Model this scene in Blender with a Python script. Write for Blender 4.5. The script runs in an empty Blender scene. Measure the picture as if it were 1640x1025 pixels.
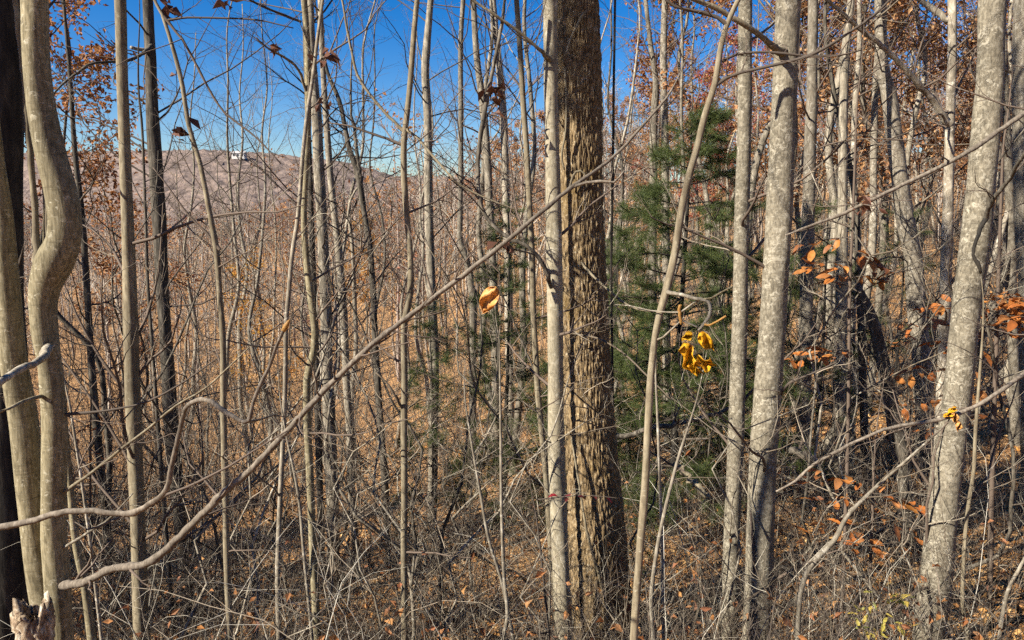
import bpy, math, random
import numpy as np
from mathutils import Vector

rng = np.random.default_rng(11)
random.seed(5)
SC = bpy.context.scene
COL = SC.collection

# ------------------------------------------------------------------ camera
PITCH = math.radians(9.0)
FPX = 1184.0                      # focal length in pixels of the 1640 x 1025 photograph
cam_data = bpy.data.cameras.new('camera')
cam_data.sensor_width = 36.0
cam_data.lens = FPX / 1640.0 * 36.0
cam_data.clip_start = 0.05
cam_data.clip_end = 3000.0
cam = bpy.data.objects.new('camera', cam_data)
COL.objects.link(cam)
cam.location = (0, 0, 0)
cam.rotation_euler = (math.radians(90) - PITCH, 0, 0)
SC.camera = cam

# ------------------------------------------------------------------ sky and sun
SUN_EL = math.radians(36)
SUN_AZ = math.radians(60)         # angle from straight behind the camera towards the left
to_sun = Vector((-math.sin(SUN_AZ) * math.cos(SUN_EL), -math.cos(SUN_AZ) * math.cos(SUN_EL), math.sin(SUN_EL)))
world = bpy.data.worlds.new('World')
SC.world = world
world.use_nodes = True
wn = world.node_tree
for n in list(wn.nodes):
    wn.nodes.remove(n)
sky = wn.nodes.new('ShaderNodeTexSky')
sky.sky_type = 'NISHITA'
sky.sun_disc = False
sky.sun_elevation = SUN_EL
sky.sun_rotation = math.atan2(to_sun.x, to_sun.y)
sky.altitude = 900
sky.air_density = 1.0
sky.dust_density = 0.8
sky.ozone_density = 3.0
bg = wn.nodes.new('ShaderNodeBackground')
bg.inputs['Strength'].default_value = 0.06
wo = wn.nodes.new('ShaderNodeOutputWorld')
hs = wn.nodes.new('ShaderNodeHueSaturation')      # the deep clear blue of a dry autumn day
hs.inputs['Saturation'].default_value = 1.5
hs.inputs['Hue'].default_value = 0.512
wn.links.new(sky.outputs[0], hs.inputs['Color'])
wn.links.new(hs.outputs[0], bg.inputs['Color'])
wn.links.new(bg.outputs[0], wo.inputs['Surface'])

sun_data = bpy.data.lights.new('sun', 'SUN')
sun_data.energy = 5.0
sun_data.angle = math.radians(0.5)
sun_data.color = (1.0, 0.93, 0.82)
sun = bpy.data.objects.new('sun', sun_data)
COL.objects.link(sun)
sun.rotation_euler = (-to_sun).to_track_quat('-Z', 'Y').to_euler()

SC.view_settings.view_transform = 'Standard'
SC.view_settings.look = 'None'
SC.view_settings.exposure = 1.27
SC.view_settings.gamma = 1.0
SC.cycles.max_bounces = 3
SC.cycles.diffuse_bounces = 1
SC.cycles.glossy_bounces = 1
SC.cycles.transmission_bounces = 2
SC.cycles.use_adaptive_sampling = True
SC.cycles.adaptive_threshold = 0.03
SC.cycles.caustics_reflective = False
SC.cycles.caustics_refractive = False
SC.cycles.transparent_max_bounces = 4
SC.cycles.use_denoising = False


# ------------------------------------------------------------------ small helpers
CP, SP = math.cos(PITCH), math.sin(PITCH)


def P(px, py, Y):
    """point seen at a pixel of the photograph, at world distance Y in front"""
    cx, cy = (px - 820) / FPX, (512.5 - py) / FPX
    dy = CP + cy * SP
    return np.array((cx / dy, 1.0, (-SP + cy * CP) / dy)) * Y


def RAD(w, py, Y):
    """radius in metres of something w pixels wide"""
    return 0.5 * w / FPX * Y / (CP + (512.5 - py) / FPX * SP)


def PX(p):
    d = p[1] * CP - p[2] * SP
    u = p[1] * SP + p[2] * CP
    return 820 + FPX * p[0] / d, 512.5 - FPX * u / d


LP = ([-40, -8, 0, 3, 7, 14, 25, 35, 50, 90, 150, 260, 330, 600, 1500],
      [6, 0.2, -1.7, -3.0, -5.2, -7.8, -10.6, -13, -15.5, -17, -16.5, -16.0, -15, -13, -13])
RP = ([-40, -8, 0, 3, 7, 12, 25, 40, 70, 120, 200, 330, 600, 1500],
      [6, 0.2, -1.7, -2.8, -4.25, -5.2, -5.9, -5.0, 0.0, 7.0, 12, 10, 4, 4])


def H(x, y):
    x = np.asarray(x, float); y = np.asarray(y, float)
    t = np.clip((x / (np.abs(y) + 4) + 0.42) / 0.95, 0, 1)
    t = t * t * (3 - 2 * t)
    z = np.interp(y, *LP) * (1 - t) + np.interp(y, *RP) * t
    far = np.clip(y / 60, 0.0, 1)
    z = z + 0.10 * np.sin(x * 0.9 + 1.3 * np.sin(y * 0.43)) * np.sin(y * 0.7 + 0.6) * np.clip(y / 6, 0, 1)
    z = z + far * (0.8 * np.sin(x * 0.071 + y * 0.03) + 0.5 * np.sin(x * 0.031 - y * 0.055 + 2))
    z = z + np.clip((y - 120) / 190, 0, 1) * 0.8 * np.sin(x * 0.06 + 0.4)
    return z


def norm(v):
    return v / (np.linalg.norm(v, axis=-1, keepdims=True) + 1e-12)


def mesh_np(name, V, F3=None, F4=None, smooth=True):
    """mesh from arrays of vertices, triangles and quads"""
    me = bpy.data.meshes.new(name)
    V = np.asarray(V, np.float32)
    loops, totals = [], []
    if F4 is not None and len(F4):
        loops.append(np.asarray(F4, np.int32).ravel()); totals.append(np.full(len(F4), 4, np.int32))
    if F3 is not None and len(F3):
        loops.append(np.asarray(F3, np.int32).ravel()); totals.append(np.full(len(F3), 3, np.int32))
    loops = np.concatenate(loops); totals = np.concatenate(totals)
    me.vertices.add(len(V)); me.vertices.foreach_set('co', V.ravel())
    me.loops.add(len(loops)); me.loops.foreach_set('vertex_index', loops)
    me.polygons.add(len(totals))
    starts = np.concatenate(([0], np.cumsum(totals)[:-1])).astype(np.int32)
    me.polygons.foreach_set('loop_start', starts)
    me.polygons.foreach_set('loop_total', totals)
    me.polygons.foreach_set('use_smooth', np.full(len(totals), smooth, bool))
    me.update(calc_edges=True)
    return me


class Tubes:
    """collects tapering tubes and leaves; builds them as one mesh"""
    def __init__(self):
        self.d = {}
        self.tips = []

    def add(self, pts, rad, k=3):
        pts = np.asarray(pts, float)
        self.d.setdefault((len(pts), k), []).append((pts, np.asarray(rad, float)))

    def arrays(self):
        Vs, Qs, off = [], [], 0
        for (n, k), lst in self.d.items():
            A = np.array([a for a, _ in lst]); R = np.array([r for _, r in lst])
            m = len(A)
            tan = np.empty_like(A)
            tan[:, 1:-1] = A[:, 2:] - A[:, :-2]
            tan[:, 0] = A[:, 1] - A[:, 0]; tan[:, -1] = A[:, -1] - A[:, -2]
            tan = norm(tan)
            mean = norm(A[:, -1] - A[:, 0])
            ref = np.where(np.abs(mean[:, 2:3]) < 0.7, np.array([[0, 0, 1.0]]), np.array([[1.0, 0, 0]]))[:, None, :]
            u = norm(np.cross(np.broadcast_to(ref, tan.shape), tan)); v = np.cross(tan, u)
            a = np.arange(k) * 2 * np.pi / k
            V = A[:, :, None, :] + R[:, :, None, None] * (np.cos(a)[None, None, :, None] * u[:, :, None, :] + np.sin(a)[None, None, :, None] * v[:, :, None, :])
            V = V.reshape(-1, 3)
            i, j = np.meshgrid(np.arange(n - 1), np.arange(k), indexing='ij')
            q = np.stack([i * k + j, i * k + (j + 1) % k, (i + 1) * k + (j + 1) % k, (i + 1) * k + j], -1).reshape(-1, 4)
            Q = (q[None] + (np.arange(m) * n * k)[:, None, None]).reshape(-1, 4) + off
            Vs.append(V); Qs.append(Q); off += len(V)
        return np.concatenate(Vs), np.concatenate(Qs)

    def mesh(self, name, origin=(0, 0, 0)):
        V, Q = self.arrays()
        return mesh_np(name, V - np.asarray(origin), None, Q)


def link(name, me, mat, parent=None, loc=None):
    o = bpy.data.objects.new(name, me)
    COL.objects.link(o)
    if mat is not None and me is not None and len(me.materials) == 0:
        me.materials.append(mat)
    if parent is not None:
        o.parent = parent
    if loc is not None:
        o.location = [float(c) for c in loc]
    return o


def tag(o, label, cat, group=None, kind=None):
    if label: o['label'] = label
    if cat: o['category'] = cat
    if group: o['group'] = group
    if kind: o['kind'] = kind
    return o


def thing(name, label, cat, loc, group=None):
    o = bpy.data.objects.new(name, None)
    o.empty_display_size = 0.2
    COL.objects.link(o)
    o.location = [float(c) for c in loc]
    return tag(o, label, cat, group)


def resample(pts, step):
    """Catmull-Rom through points (any number of columns); distances from the first three"""
    pts = np.asarray(pts, float)
    ext = np.vstack([2 * pts[0] - pts[1], pts, 2 * pts[-1] - pts[-2]])
    out = []
    for i in range(1, len(ext) - 2):
        p0, p1, p2, p3 = ext[i - 1], ext[i], ext[i + 1], ext[i + 2]
        m = max(1, int(np.ceil(np.linalg.norm((p2 - p1)[:3]) / step)))
        t = (np.arange(m) / m)[:, None]
        out.append(0.5 * (2 * p1 + (p2 - p0) * t + (2 * p0 - 5 * p1 + 4 * p2 - p3) * t ** 2 + (3 * p1 - p0 - 3 * p2 + p3) * t ** 3))
    out.append(pts[-1:])
    return np.vstack(out)


# ------------------------------------------------------------------ materials
def new_mat(name):
    m = bpy.data.materials.new(name); m.use_nodes = True
    nt = m.node_tree
    b = nt.nodes['Principled BSDF']
    b.inputs['Specular IOR Level'].default_value = 0.25
    return m, nt, b


def N(nt, typ, **kw):
    n = nt.nodes.new(typ)
    for k, v in kw.items():
        if k.startswith('_'):
            setattr(n, k[1:], v)
        else:
            n.inputs[k.replace('__', ' ')].default_value = v
    return n


def ramp(nt, fac, stops):
    r = nt.nodes.new('ShaderNodeValToRGB')
    e = r.color_ramp.elements
    while len(e) < len(stops): e.new(0.5)
    for el, (p, c) in zip(e, stops):
        el.position = p; el.color = (*c, 1) if len(c) == 3 else c
    nt.links.new(fac, r.inputs[0])
    return r


def mix(nt, fac, a, b, blend='MIX'):
    m = nt.nodes.new('ShaderNodeMix'); m.data_type = 'RGBA'; m.blend_type = blend
    for s, v in ((m.inputs['Factor'], fac), (m.inputs['A'], a), (m.inputs['B'], b)):
        if hasattr(v, 'is_linked'): nt.links.new(v, s)
        elif isinstance(v, (int, float)): s.default_value = v
        else: s.default_value = (*v, 1)
    return m.outputs['Result']


def bark(name, dark, mid, light, scale=30, stretch=0.3, lichen=None, lich_scale=25, lich_cut=0.58, bump=0.4, moss=None, spread=0.25, bands=0.0):
    m, nt, b = new_mat(name)
    b.inputs['Roughness'].default_value = 0.85
    tc = N(nt, 'ShaderNodeTexCoord'); mp = N(nt, 'ShaderNodeMapping')
    mp.inputs['Scale'].default_value = (1, 1, stretch)
    nt.links.new(tc.outputs['Object'], mp.inputs[0])
    n1 = N(nt, 'ShaderNodeTexNoise', Scale=scale, Detail=6.0, Roughness=0.65)
    nt.links.new(mp.outputs[0], n1.inputs['Vector'])
    col = ramp(nt, n1.outputs[0], [(0.32, dark), (0.5, mid), (0.66, light)]).outputs[0]
    n2 = N(nt, 'ShaderNodeTexNoise', Scale=2.2, Detail=3.0)
    nt.links.new(tc.outputs['Object'], n2.inputs['Vector'])
    big = ramp(nt, n2.outputs[0], [(0.3, (0.72,) * 3), (0.7, (1.18,) * 3)]).outputs[0]
    col = mix(nt, 1.0, col, big, 'MULTIPLY')
    if lichen is not None:
        mp2 = N(nt, 'ShaderNodeMapping'); mp2.inputs['Scale'].default_value = (1, 1, 1.1)
        nt.links.new(tc.outputs['Object'], mp2.inputs[0])
        n3 = N(nt, 'ShaderNodeTexNoise', Scale=lich_scale, Detail=5.0, Roughness=0.65, Distortion=0.9)
        nt.links.new(mp2.outputs[0], n3.inputs['Vector'])
        f = ramp(nt, n3.outputs[0], [(lich_cut - 0.02, (0, 0, 0)), (lich_cut + 0.06, (1, 1, 1))]).outputs[0]
        n5 = N(nt, 'ShaderNodeTexNoise', Scale=lich_scale * 0.22, Detail=3.0, Roughness=0.6)
        nt.links.new(mp2.outputs[0], n5.inputs['Vector'])
        g = ramp(nt, n5.outputs[0], [(0.36, (0.12,) * 3), (0.58, (1, 1, 1))]).outputs[0]
        f = mix(nt, 1.0, f, g, 'MULTIPLY')
        col = mix(nt, f, col, lichen)
        n6 = N(nt, 'ShaderNodeTexNoise', Scale=lich_scale * 0.5, Detail=6.0, Roughness=0.7)
        nt.links.new(tc.outputs['Object'], n6.inputs['Vector'])
        f2 = ramp(nt, n6.outputs[0], [(0.56, (0, 0, 0)), (0.66, (0.7,) * 3)]).outputs[0]
        col = mix(nt, f2, col, dark)
    if bands:
        w = N(nt, 'ShaderNodeTexNoise', Scale=1.0, Detail=3.0, Roughness=0.7)
        mp3 = N(nt, 'ShaderNodeMapping'); mp3.inputs['Scale'].default_value = (6, 6, 70)
        nt.links.new(tc.outputs['Object'], mp3.inputs[0]); nt.links.new(mp3.outputs[0], w.inputs['Vector'])
        f = ramp(nt, w.outputs[0], [(0.58, (0, 0, 0)), (0.66, (bands,) * 3)]).outputs[0]
        col = mix(nt, f, col, dark)
    if moss is not None:
        n4 = N(nt, 'ShaderNodeTexNoise', Scale=1.6, Detail=8.0, Roughness=0.7)
        nt.links.new(tc.outputs['Object'], n4.inputs['Vector'])
        f = ramp(nt, n4.outputs[0], [(0.56, (0, 0, 0)), (0.68, (0.8,) * 3)]).outputs[0]
        col = mix(nt, f, col, moss)
    oi = N(nt, 'ShaderNodeObjectInfo')
    v = ramp(nt, oi.outputs['Random'], [(0.0, (1 - spread,) * 3), (1.0, (1 + spread,) * 3)]).outputs[0]
    col = mix(nt, 1.0, col, v, 'MULTIPLY')
    nt.links.new(col, b.inputs['Base Color'])
    if bump:
        bp = N(nt, 'ShaderNodeBump', Strength=bump, Distance=0.006)
        nt.links.new(n1.outputs[0], bp.inputs['Height'])
        nt.links.new(bp.outputs[0], b.inputs['Normal'])
    return m


def leafmat(name, cols, trans=0.35, rough=0.6):
    """colour picked at random for every single leaf"""
    m, nt, b = new_mat(name)
    b.inputs['Roughness'].default_value = rough
    g = N(nt, 'ShaderNodeNewGeometry')
    st = [((i + 0.5) / len(cols), c) for i, c in enumerate(cols)]
    col = ramp(nt, g.outputs['Random Per Island'], st).outputs[0]
    nt.links.new(col, b.inputs['Base Color'])
    if trans:
        t = N(nt, 'ShaderNodeBsdfTranslucent')
        nt.links.new(col, t.inputs[0])
        ms = nt.nodes.new('ShaderNodeMixShader'); ms.inputs[0].default_value = trans
        nt.links.new(b.outputs[0], ms.inputs[1]); nt.links.new(t.outputs[0], ms.inputs[2])
        nt.links.new(ms.outputs[0], nt.nodes['Material Output'].inputs['Surface'])
    return m


def twigmat(name, cols, rough=0.8):
    return leafmat(name, cols, trans=0, rough=rough)


M = {}
M['smooth'] = bark('smooth_tan_bark', (0.10, 0.083, 0.046), (0.225, 0.19, 0.11), (0.315, 0.272, 0.17), 85, 0.16, (0.44, 0.40, 0.285), 38, 0.585, 0.35, spread=0.1, bands=0.6)
M['lichen'] = bark('lichen_mottled_bark', (0.075, 0.064, 0.044), (0.175, 0.151, 0.106), (0.265, 0.232, 0.166), 60, 0.4, (0.36, 0.325, 0.245), 27, 0.535, 0.8, spread=0.08, bands=0.5)
M['cream'] = bark('cream_smooth_bark', (0.17, 0.145, 0.095), (0.285, 0.245, 0.165), (0.37, 0.325, 0.23), 75, 0.25, (0.42, 0.38, 0.285), 16, 0.56, 0.5, spread=0.05, bands=0.45)
M['pale'] = bark('pale_grey_bark', (0.12, 0.10, 0.072), (0.22, 0.187, 0.135), (0.35, 0.308, 0.235), 30, 0.3, (0.45, 0.41, 0.33), 14, 0.57, 0.9, spread=0.35)
M['olive'] = bark('brown_grey_bark', (0.12, 0.095, 0.06), (0.20, 0.165, 0.105), (0.28, 0.24, 0.16), 50, 0.2, (0.36, 0.325, 0.235), 30, 0.63, 0.35, spread=0.15, bands=0.35)
M['branch'] = bark('grey_brown_branch', (0.09, 0.072, 0.052), (0.165, 0.135, 0.10), (0.25, 0.21, 0.16), 70, 0.4, (0.34, 0.30, 0.24), 50, 0.63, 0.3, spread=0.12)
M['grey'] = bark('grey_rough_bark', (0.08, 0.068, 0.05), (0.21, 0.18, 0.13), (0.36, 0.315, 0.24), 26, 0.2, (0.44, 0.415, 0.34), 18, 0.62, 1.0, spread=0.25)
M['dark'] = bark('dark_rough_bark', (0.03, 0.025, 0.018), (0.085, 0.072, 0.053), (0.19, 0.165, 0.125), 24, 0.18, (0.27, 0.25, 0.2), 16, 0.64, 1.0, spread=0.2)
M['black'] = bark('blackish_bark', (0.012, 0.01, 0.008), (0.03, 0.026, 0.02), (0.07, 0.06, 0.045), 20, 0.18, None, bump=1.0, spread=0.15)  # dark bark; on the left-edge trunk this colour also carries its shade
M['oak'] = bark('furrowed_oak_bark', (0.06, 0.04, 0.02), (0.195, 0.132, 0.064), (0.37, 0.275, 0.15), 40, 0.3, (0.46, 0.385, 0.265), 30, 0.58, 1.2, moss=(0.15, 0.095, 0.025), spread=0.0)
M['twig'] = twigmat('grey_brown_twig', [(0.08, 0.06, 0.042), (0.17, 0.135, 0.095), (0.11, 0.08, 0.06), (0.26, 0.22, 0.16)])
M['darktwig'] = twigmat('dark_twig', [(0.035, 0.026, 0.02), (0.065, 0.05, 0.038), (0.11, 0.088, 0.066)])
M['paletwig'] = twigmat('pale_dry_stem', [(0.12, 0.095, 0.065), (0.46, 0.42, 0.32), (0.085, 0.064, 0.043), (0.19, 0.155, 0.105), (0.07, 0.05, 0.035), (0.34, 0.28, 0.20), (0.16, 0.12, 0.085)])
M['whip'] = twigmat('bright_dry_whip', [(0.50, 0.46, 0.37), (0.36, 0.31, 0.23), (0.56, 0.52, 0.43), (0.26, 0.21, 0.15)])


def far_wood_mat():
    """one tint for each tree of the far wood"""
    m, nt, b = new_mat('far_bare_wood'); b.inputs['Roughness'].default_value = 0.85
    at = N(nt, 'ShaderNodeAttribute', _attribute_name='tint')
    col = ramp(nt, at.outputs['Fac'], [(0.0, (0.12, 0.10, 0.08)), (0.3, (0.24, 0.20, 0.155)), (0.55, (0.33, 0.27, 0.21)), (0.8, (0.46, 0.40, 0.32)), (1.0, (0.27, 0.20, 0.165))]).outputs[0]
    nt.links.new(col, b.inputs['Base Color'])
    return m


M['farwood'] = far_wood_mat()
M['russet'] = leafmat('russet_oak_leaf', [(0.26, 0.10, 0.035), (0.42, 0.19, 0.06), (0.15, 0.07, 0.045), (0.52, 0.27, 0.09), (0.30, 0.12, 0.06), (0.46, 0.22, 0.09)])
M['orange'] = leafmat('orange_beech_leaf', [(0.50, 0.17, 0.035), (0.38, 0.11, 0.025), (0.60, 0.26, 0.05), (0.30, 0.09, 0.03)])
M['tanorange'] = leafmat('tan_orange_leaf', [(0.46, 0.26, 0.12), (0.56, 0.34, 0.16), (0.34, 0.16, 0.075), (0.50, 0.25, 0.09), (0.26, 0.13, 0.07)])
M['redleaf'] = leafmat('red_maple_leaf', [(0.32, 0.06, 0.035), (0.42, 0.11, 0.06), (0.25, 0.05, 0.05), (0.45, 0.18, 0.07)])
M['gold'] = leafmat('golden_leaf', [(0.55, 0.30, 0.04), (0.42, 0.22, 0.04), (0.48, 0.20, 0.035)])
M['deadleaf'] = leafmat('curled_dead_leaf', [(0.06, 0.03, 0.02), (0.11, 0.05, 0.03), (0.15, 0.06, 0.035)], 0.15)
M['needle'] = leafmat('pine_needle', [(0.035, 0.052, 0.015), (0.07, 0.095, 0.024), (0.13, 0.15, 0.042), (0.045, 0.066, 0.024)], 0.2, 0.5)
M['green'] = leafmat('green_leaf', [(0.12, 0.20, 0.03), (0.22, 0.30, 0.05), (0.30, 0.30, 0.06)], 0.3)
M['litter'] = leafmat('fallen_leaf', [(0.49, 0.24, 0.07), (0.60, 0.33, 0.11), (0.21, 0.10, 0.036), (0.54, 0.25, 0.06), (0.11, 0.055, 0.028), (0.64, 0.41, 0.17), (0.39, 0.195, 0.066)], 0.1)


def ground_mat():
    m, nt, b = new_mat('leaf_litter_ground')
    b.inputs['Roughness'].default_value = 0.9
    tc = N(nt, 'ShaderNodeTexCoord')
    v = N(nt, 'ShaderNodeTexVoronoi', Scale=11.0, Randomness=1.0)
    nt.links.new(tc.outputs['Object'], v.inputs['Vector'])
    sep = N(nt, 'ShaderNodeSeparateColor'); nt.links.new(v.outputs['Color'], sep.inputs[0])
    col = ramp(nt, sep.outputs[0], [(0.05, (0.12, 0.065, 0.035)), (0.3, (0.36, 0.19, 0.075)), (0.55, (0.50, 0.28, 0.11)), (0.75, (0.25, 0.12, 0.045)), (0.95, (0.56, 0.36, 0.17))]).outputs[0]
    n = N(nt, 'ShaderNodeTexNoise', Scale=0.5, Detail=6.0, Roughness=0.7)
    nt.links.new(tc.outputs['Object'], n.inputs['Vector'])
    f = ramp(nt, n.outputs[0], [(0.35, (0.65,) * 3), (0.65, (1.15,) * 3)]).outputs[0]
    col = mix(nt, 1.0, col, f, 'MULTIPLY')
    nt.links.new(col, b.inputs['Base Color'])
    bp = N(nt, 'ShaderNodeBump', Strength=0.9, Distance=0.05)
    nt.links.new(v.outputs['Distance'], bp.inputs['Height']); nt.links.new(bp.outputs[0], b.inputs['Normal'])
    return m


M['ground'] = ground_mat()

# ------------------------------------------------------------------ ground
def build_ground():
    n, m = 200, 260
    u = np.linspace(-1, 1, n); xs = 900 * np.sign(u) * (0.03 * np.abs(u) + 0.97 * np.abs(u) ** 3.2)
    v = np.linspace(0, 1, m); ys = -40 + 60 * v + 1400 * v ** 4
    X, Yg = np.meshgrid(xs, ys, indexing='xy')
    Z = H(X, Yg)
    V = np.stack([X, Yg, Z], -1).reshape(-1, 3)
    i, j = np.meshgrid(np.arange(m - 1), np.arange(n - 1), indexing='ij')
    Q = np.stack([i * n + j, i * n + j + 1, (i + 1) * n + j + 1, (i + 1) * n + j], -1).reshape(-1, 4)
    o = link('ground', mesh_np('ground', V, None, Q), M['ground'])
    o['kind'] = 'structure'
    o['label'] = 'wooded slope covered with fallen leaves'


build_ground()


# ------------------------------------------------------------------ the wooded hill across the valley
HX = [-900, -620, -480, -395, -320, -258, -205, -148, -122, -105, -60, 0, 120, 500, 900]
HZ = [30, 36, 40, 41.5, 43, 43.5, 40.5, 34, 27, 21.5, 21, 17, 14, 12, 10]


def hill_z(x, y):
    t = np.clip((y - 400) / 260, 0, 1); t = t * t * (3 - 2 * t)
    back = np.clip((y - 670) / 300, 0, 1)
    z = -15 + (np.interp(x, HX, HZ) + 15) * t * (1 - 0.6 * back * back)
    fold = 3.0 * np.sin(x * 0.021 + y * 0.012) + 2.0 * np.sin(x * 0.05 - y * 0.02 + 1)
    return z + fold * t * (1 - t) * 3


def build_hills():
    rg = np.random.default_rng(90)
    xs = np.arange(-760, 520, 2.6); ys = np.arange(405, 800, 3.2)
    X, Yg = np.meshgrid(xs, ys)
    X = X + rg.uniform(-0.9, 0.9, X.shape); Yg = Yg + rg.uniform(-1, 1, Yg.shape)
    crown = rg.uniform(-1.2, 1.8, X.shape) + 1.2 * np.sin(X * 0.31) * np.sin(Yg * 0.27)
    V = np.stack([X, Yg, hill_z(X, Yg) + crown], -1).reshape(-1, 3)
    n, m = len(xs), len(ys)
    i, j = np.meshgrid(np.arange(m - 1), np.arange(n - 1), indexing='ij')
    Q = np.stack([i * n + j, i * n + j + 1, (i + 1) * n + j + 1, (i + 1) * n + j], -1).reshape(-1, 4)
    mt, nt, b = new_mat('distant_bare_woods'); b.inputs['Roughness'].default_value = 0.95
    tc = N(nt, 'ShaderNodeTexCoord')
    n1 = N(nt, 'ShaderNodeTexNoise', Scale=0.22, Detail=8.0, Roughness=0.75); nt.links.new(tc.outputs['Object'], n1.inputs['Vector'])
    col = ramp(nt, n1.outputs[0], [(0.30, (0.075, 0.056, 0.048)), (0.46, (0.16, 0.12, 0.10)), (0.58, (0.235, 0.175, 0.14)), (0.72, (0.31, 0.195, 0.115))]).outputs[0]
    nt.links.new(col, b.inputs['Base Color'])
    o = link('hills', mesh_np('hills', V, None, Q), mt)
    o['kind'] = 'structure'; o['label'] = 'hazy wooded hill across the valley'


build_hills()


# ------------------------------------------------------------------ leaves
def leaf_arrays(pos, size, rg, flat=0.5, fold=0.25, hang=0.0):
    """folded pointed leaves: 6 vertices, 4 triangles each"""
    pos = np.asarray(pos, float); n = len(pos)
    size = np.broadcast_to(np.asarray(size, float), (n,))
    d = rg.normal(size=(n, 3)); d[:, 2] = d[:, 2] * flat - hang
    d = norm(d)
    up = norm(np.array([[0, 0, 1.0]]) + rg.normal(size=(n, 3)) * flat)
    s = norm(np.cross(d, up)); nn = np.cross(s, d)
    L = size[:, None]; W = (size * rg.uniform(0.42, 0.62, n))[:, None] * 0.5
    f = L * fold * rg.uniform(0.3, 1.3, (n, 1)); cu = L * rg.uniform(-0.25, 0.25, (n, 1))
    a = pos; e = pos + d * L + nn * cu * 1.5
    mid = pos + d * L * 0.5 - nn * cu * 0.2
    l1 = pos + d * L * 0.42 + s * W + nn * f; r1 = pos + d * L * 0.42 - s * W + nn * f * rg.uniform(0.2, 1.2, (n, 1))
    V = np.stack([a, l1, mid, r1, e], 1).reshape(-1, 3)
    t = np.array([[0, 1, 2], [1, 4, 2], [0, 2, 3], [2, 4, 3]])
    F = (t[None] + (np.arange(n) * 5)[:, None, None]).reshape(-1, 3)
    return V, F


def needle_arrays(pos, axis, length, width, per, rg, spread=0.9):
    pos = np.repeat(pos, per, 0); axis = np.repeat(axis, per, 0)
    n = len(pos)
    pos = pos + axis * rg.uniform(-0.06, 0.06, (n, 1))
    d = norm(axis * rg.uniform(0.3, 1.1, (n, 1)) + rg.normal(size=(n, 3)) * spread)
    s = norm(np.cross(d, rg.normal(size=(n, 3))))
    L = length * rg.uniform(0.7, 1.2, (n, 1))
    V = np.stack([pos + s * width, pos - s * width, pos + d * L], 1).reshape(-1, 3)
    F = np.arange(3 * n).reshape(-1, 3)
    return V, F


# ------------------------------------------------------------------ growing branches
def grow(T, p, d, L, r, lev, maxlev, rg, gnarl=0.16, trop=0.06, kids=(5, 4, 3), segs=(7, 4, 3, 3), ks=(5, 4, 3, 3), ang=(0.6, 1.05), ratio=0.5, tip=0.25, droop=0.0):
    n = segs[lev]
    pts = [np.array(p, float)]; d = norm(np.array(d, float)); dirs = [d]
    for i in range(n):
        d = norm(d + rg.normal(size=3) * gnarl + np.array((0, 0, trop - droop * i / n)))
        pts.append(pts[-1] + d * L / n); dirs.append(d)
    rad = r * (1 - (1 - tip) * np.linspace(0, 1, n + 1))
    T.add(pts, rad, ks[lev])
    T.tips.append((pts[-1], dirs[-1], lev))
    if lev < maxlev:
        m = kids[lev]
        for c in range(m):
            t = rg.uniform(0.22, 0.98)
            x = t * n; i = min(int(x), n - 1); f = x - i
            q = pts[i] * (1 - f) + pts[i + 1] * f
            side = norm(np.cross(dirs[i + 1], rg.normal(size=3)))
            a = rg.uniform(*ang)
            dd = dirs[i + 1] * math.cos(a) + side * math.sin(a)
            grow(T, q, dd, L * ratio * rg.uniform(0.6, 1.15) * (1 - 0.4 * t), max(r * (1 - 0.7 * t) * 0.55, 0.0011), lev + 1, maxlev, rg, gnarl, trop, kids, segs, ks, ang, ratio, tip, droop)


def trunk_mesh(name, pts, rad, k, rg, lump=0.05, origin=(0, 0, 0)):
    """tapered, slightly lumpy tube closed at the top"""
    n = len(pts)
    tan = np.gradient(pts, axis=0); tan = norm(tan)
    u = norm(np.cross(np.array([[0, 1.0, 0.02]]), tan)); v = np.cross(tan, u)
    s = np.concatenate(([0], np.cumsum(np.linalg.norm(np.diff(pts, axis=0), axis=1))))
    a = np.arange(k) * 2 * np.pi / k
    R = np.ones((n, k))
    for h in range(1, 5):
        ph = rg.uniform(0, 6.28, 3); fr = rg.uniform(0.6, 3.2) * h
        R += lump / h ** 0.6 * np.sin(h * a[None] + ph[0] + 1.3 * np.sin(s * fr * 0.6 + ph[1])[:, None]) * np.sin(s * fr + ph[2])[:, None]
    R *= rad[:, None]
    V = pts[:, None] + R[..., None] * (np.cos(a)[None, :, None] * u[:, None] + np.sin(a)[None, :, None] * v[:, None])
    V = np.vstack([V.reshape(-1, 3), pts[-1] + tan[-1] * rad[-1] * 0.3])
    i, j = np.meshgrid(np.arange(n - 1), np.arange(k), indexing='ij')
    Q = np.stack([i * k + j, i * k + (j + 1) % k, (i + 1) * k + (j + 1) % k, (i + 1) * k + j], -1).reshape(-1, 4)
    jj = np.arange(k)
    F = np.stack([(n - 1) * k + jj, (n - 1) * k + (jj + 1) % k, np.full(k, n * k)], -1)
    return mesh_np(name, V - np.asarray(origin), F, Q)


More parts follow.
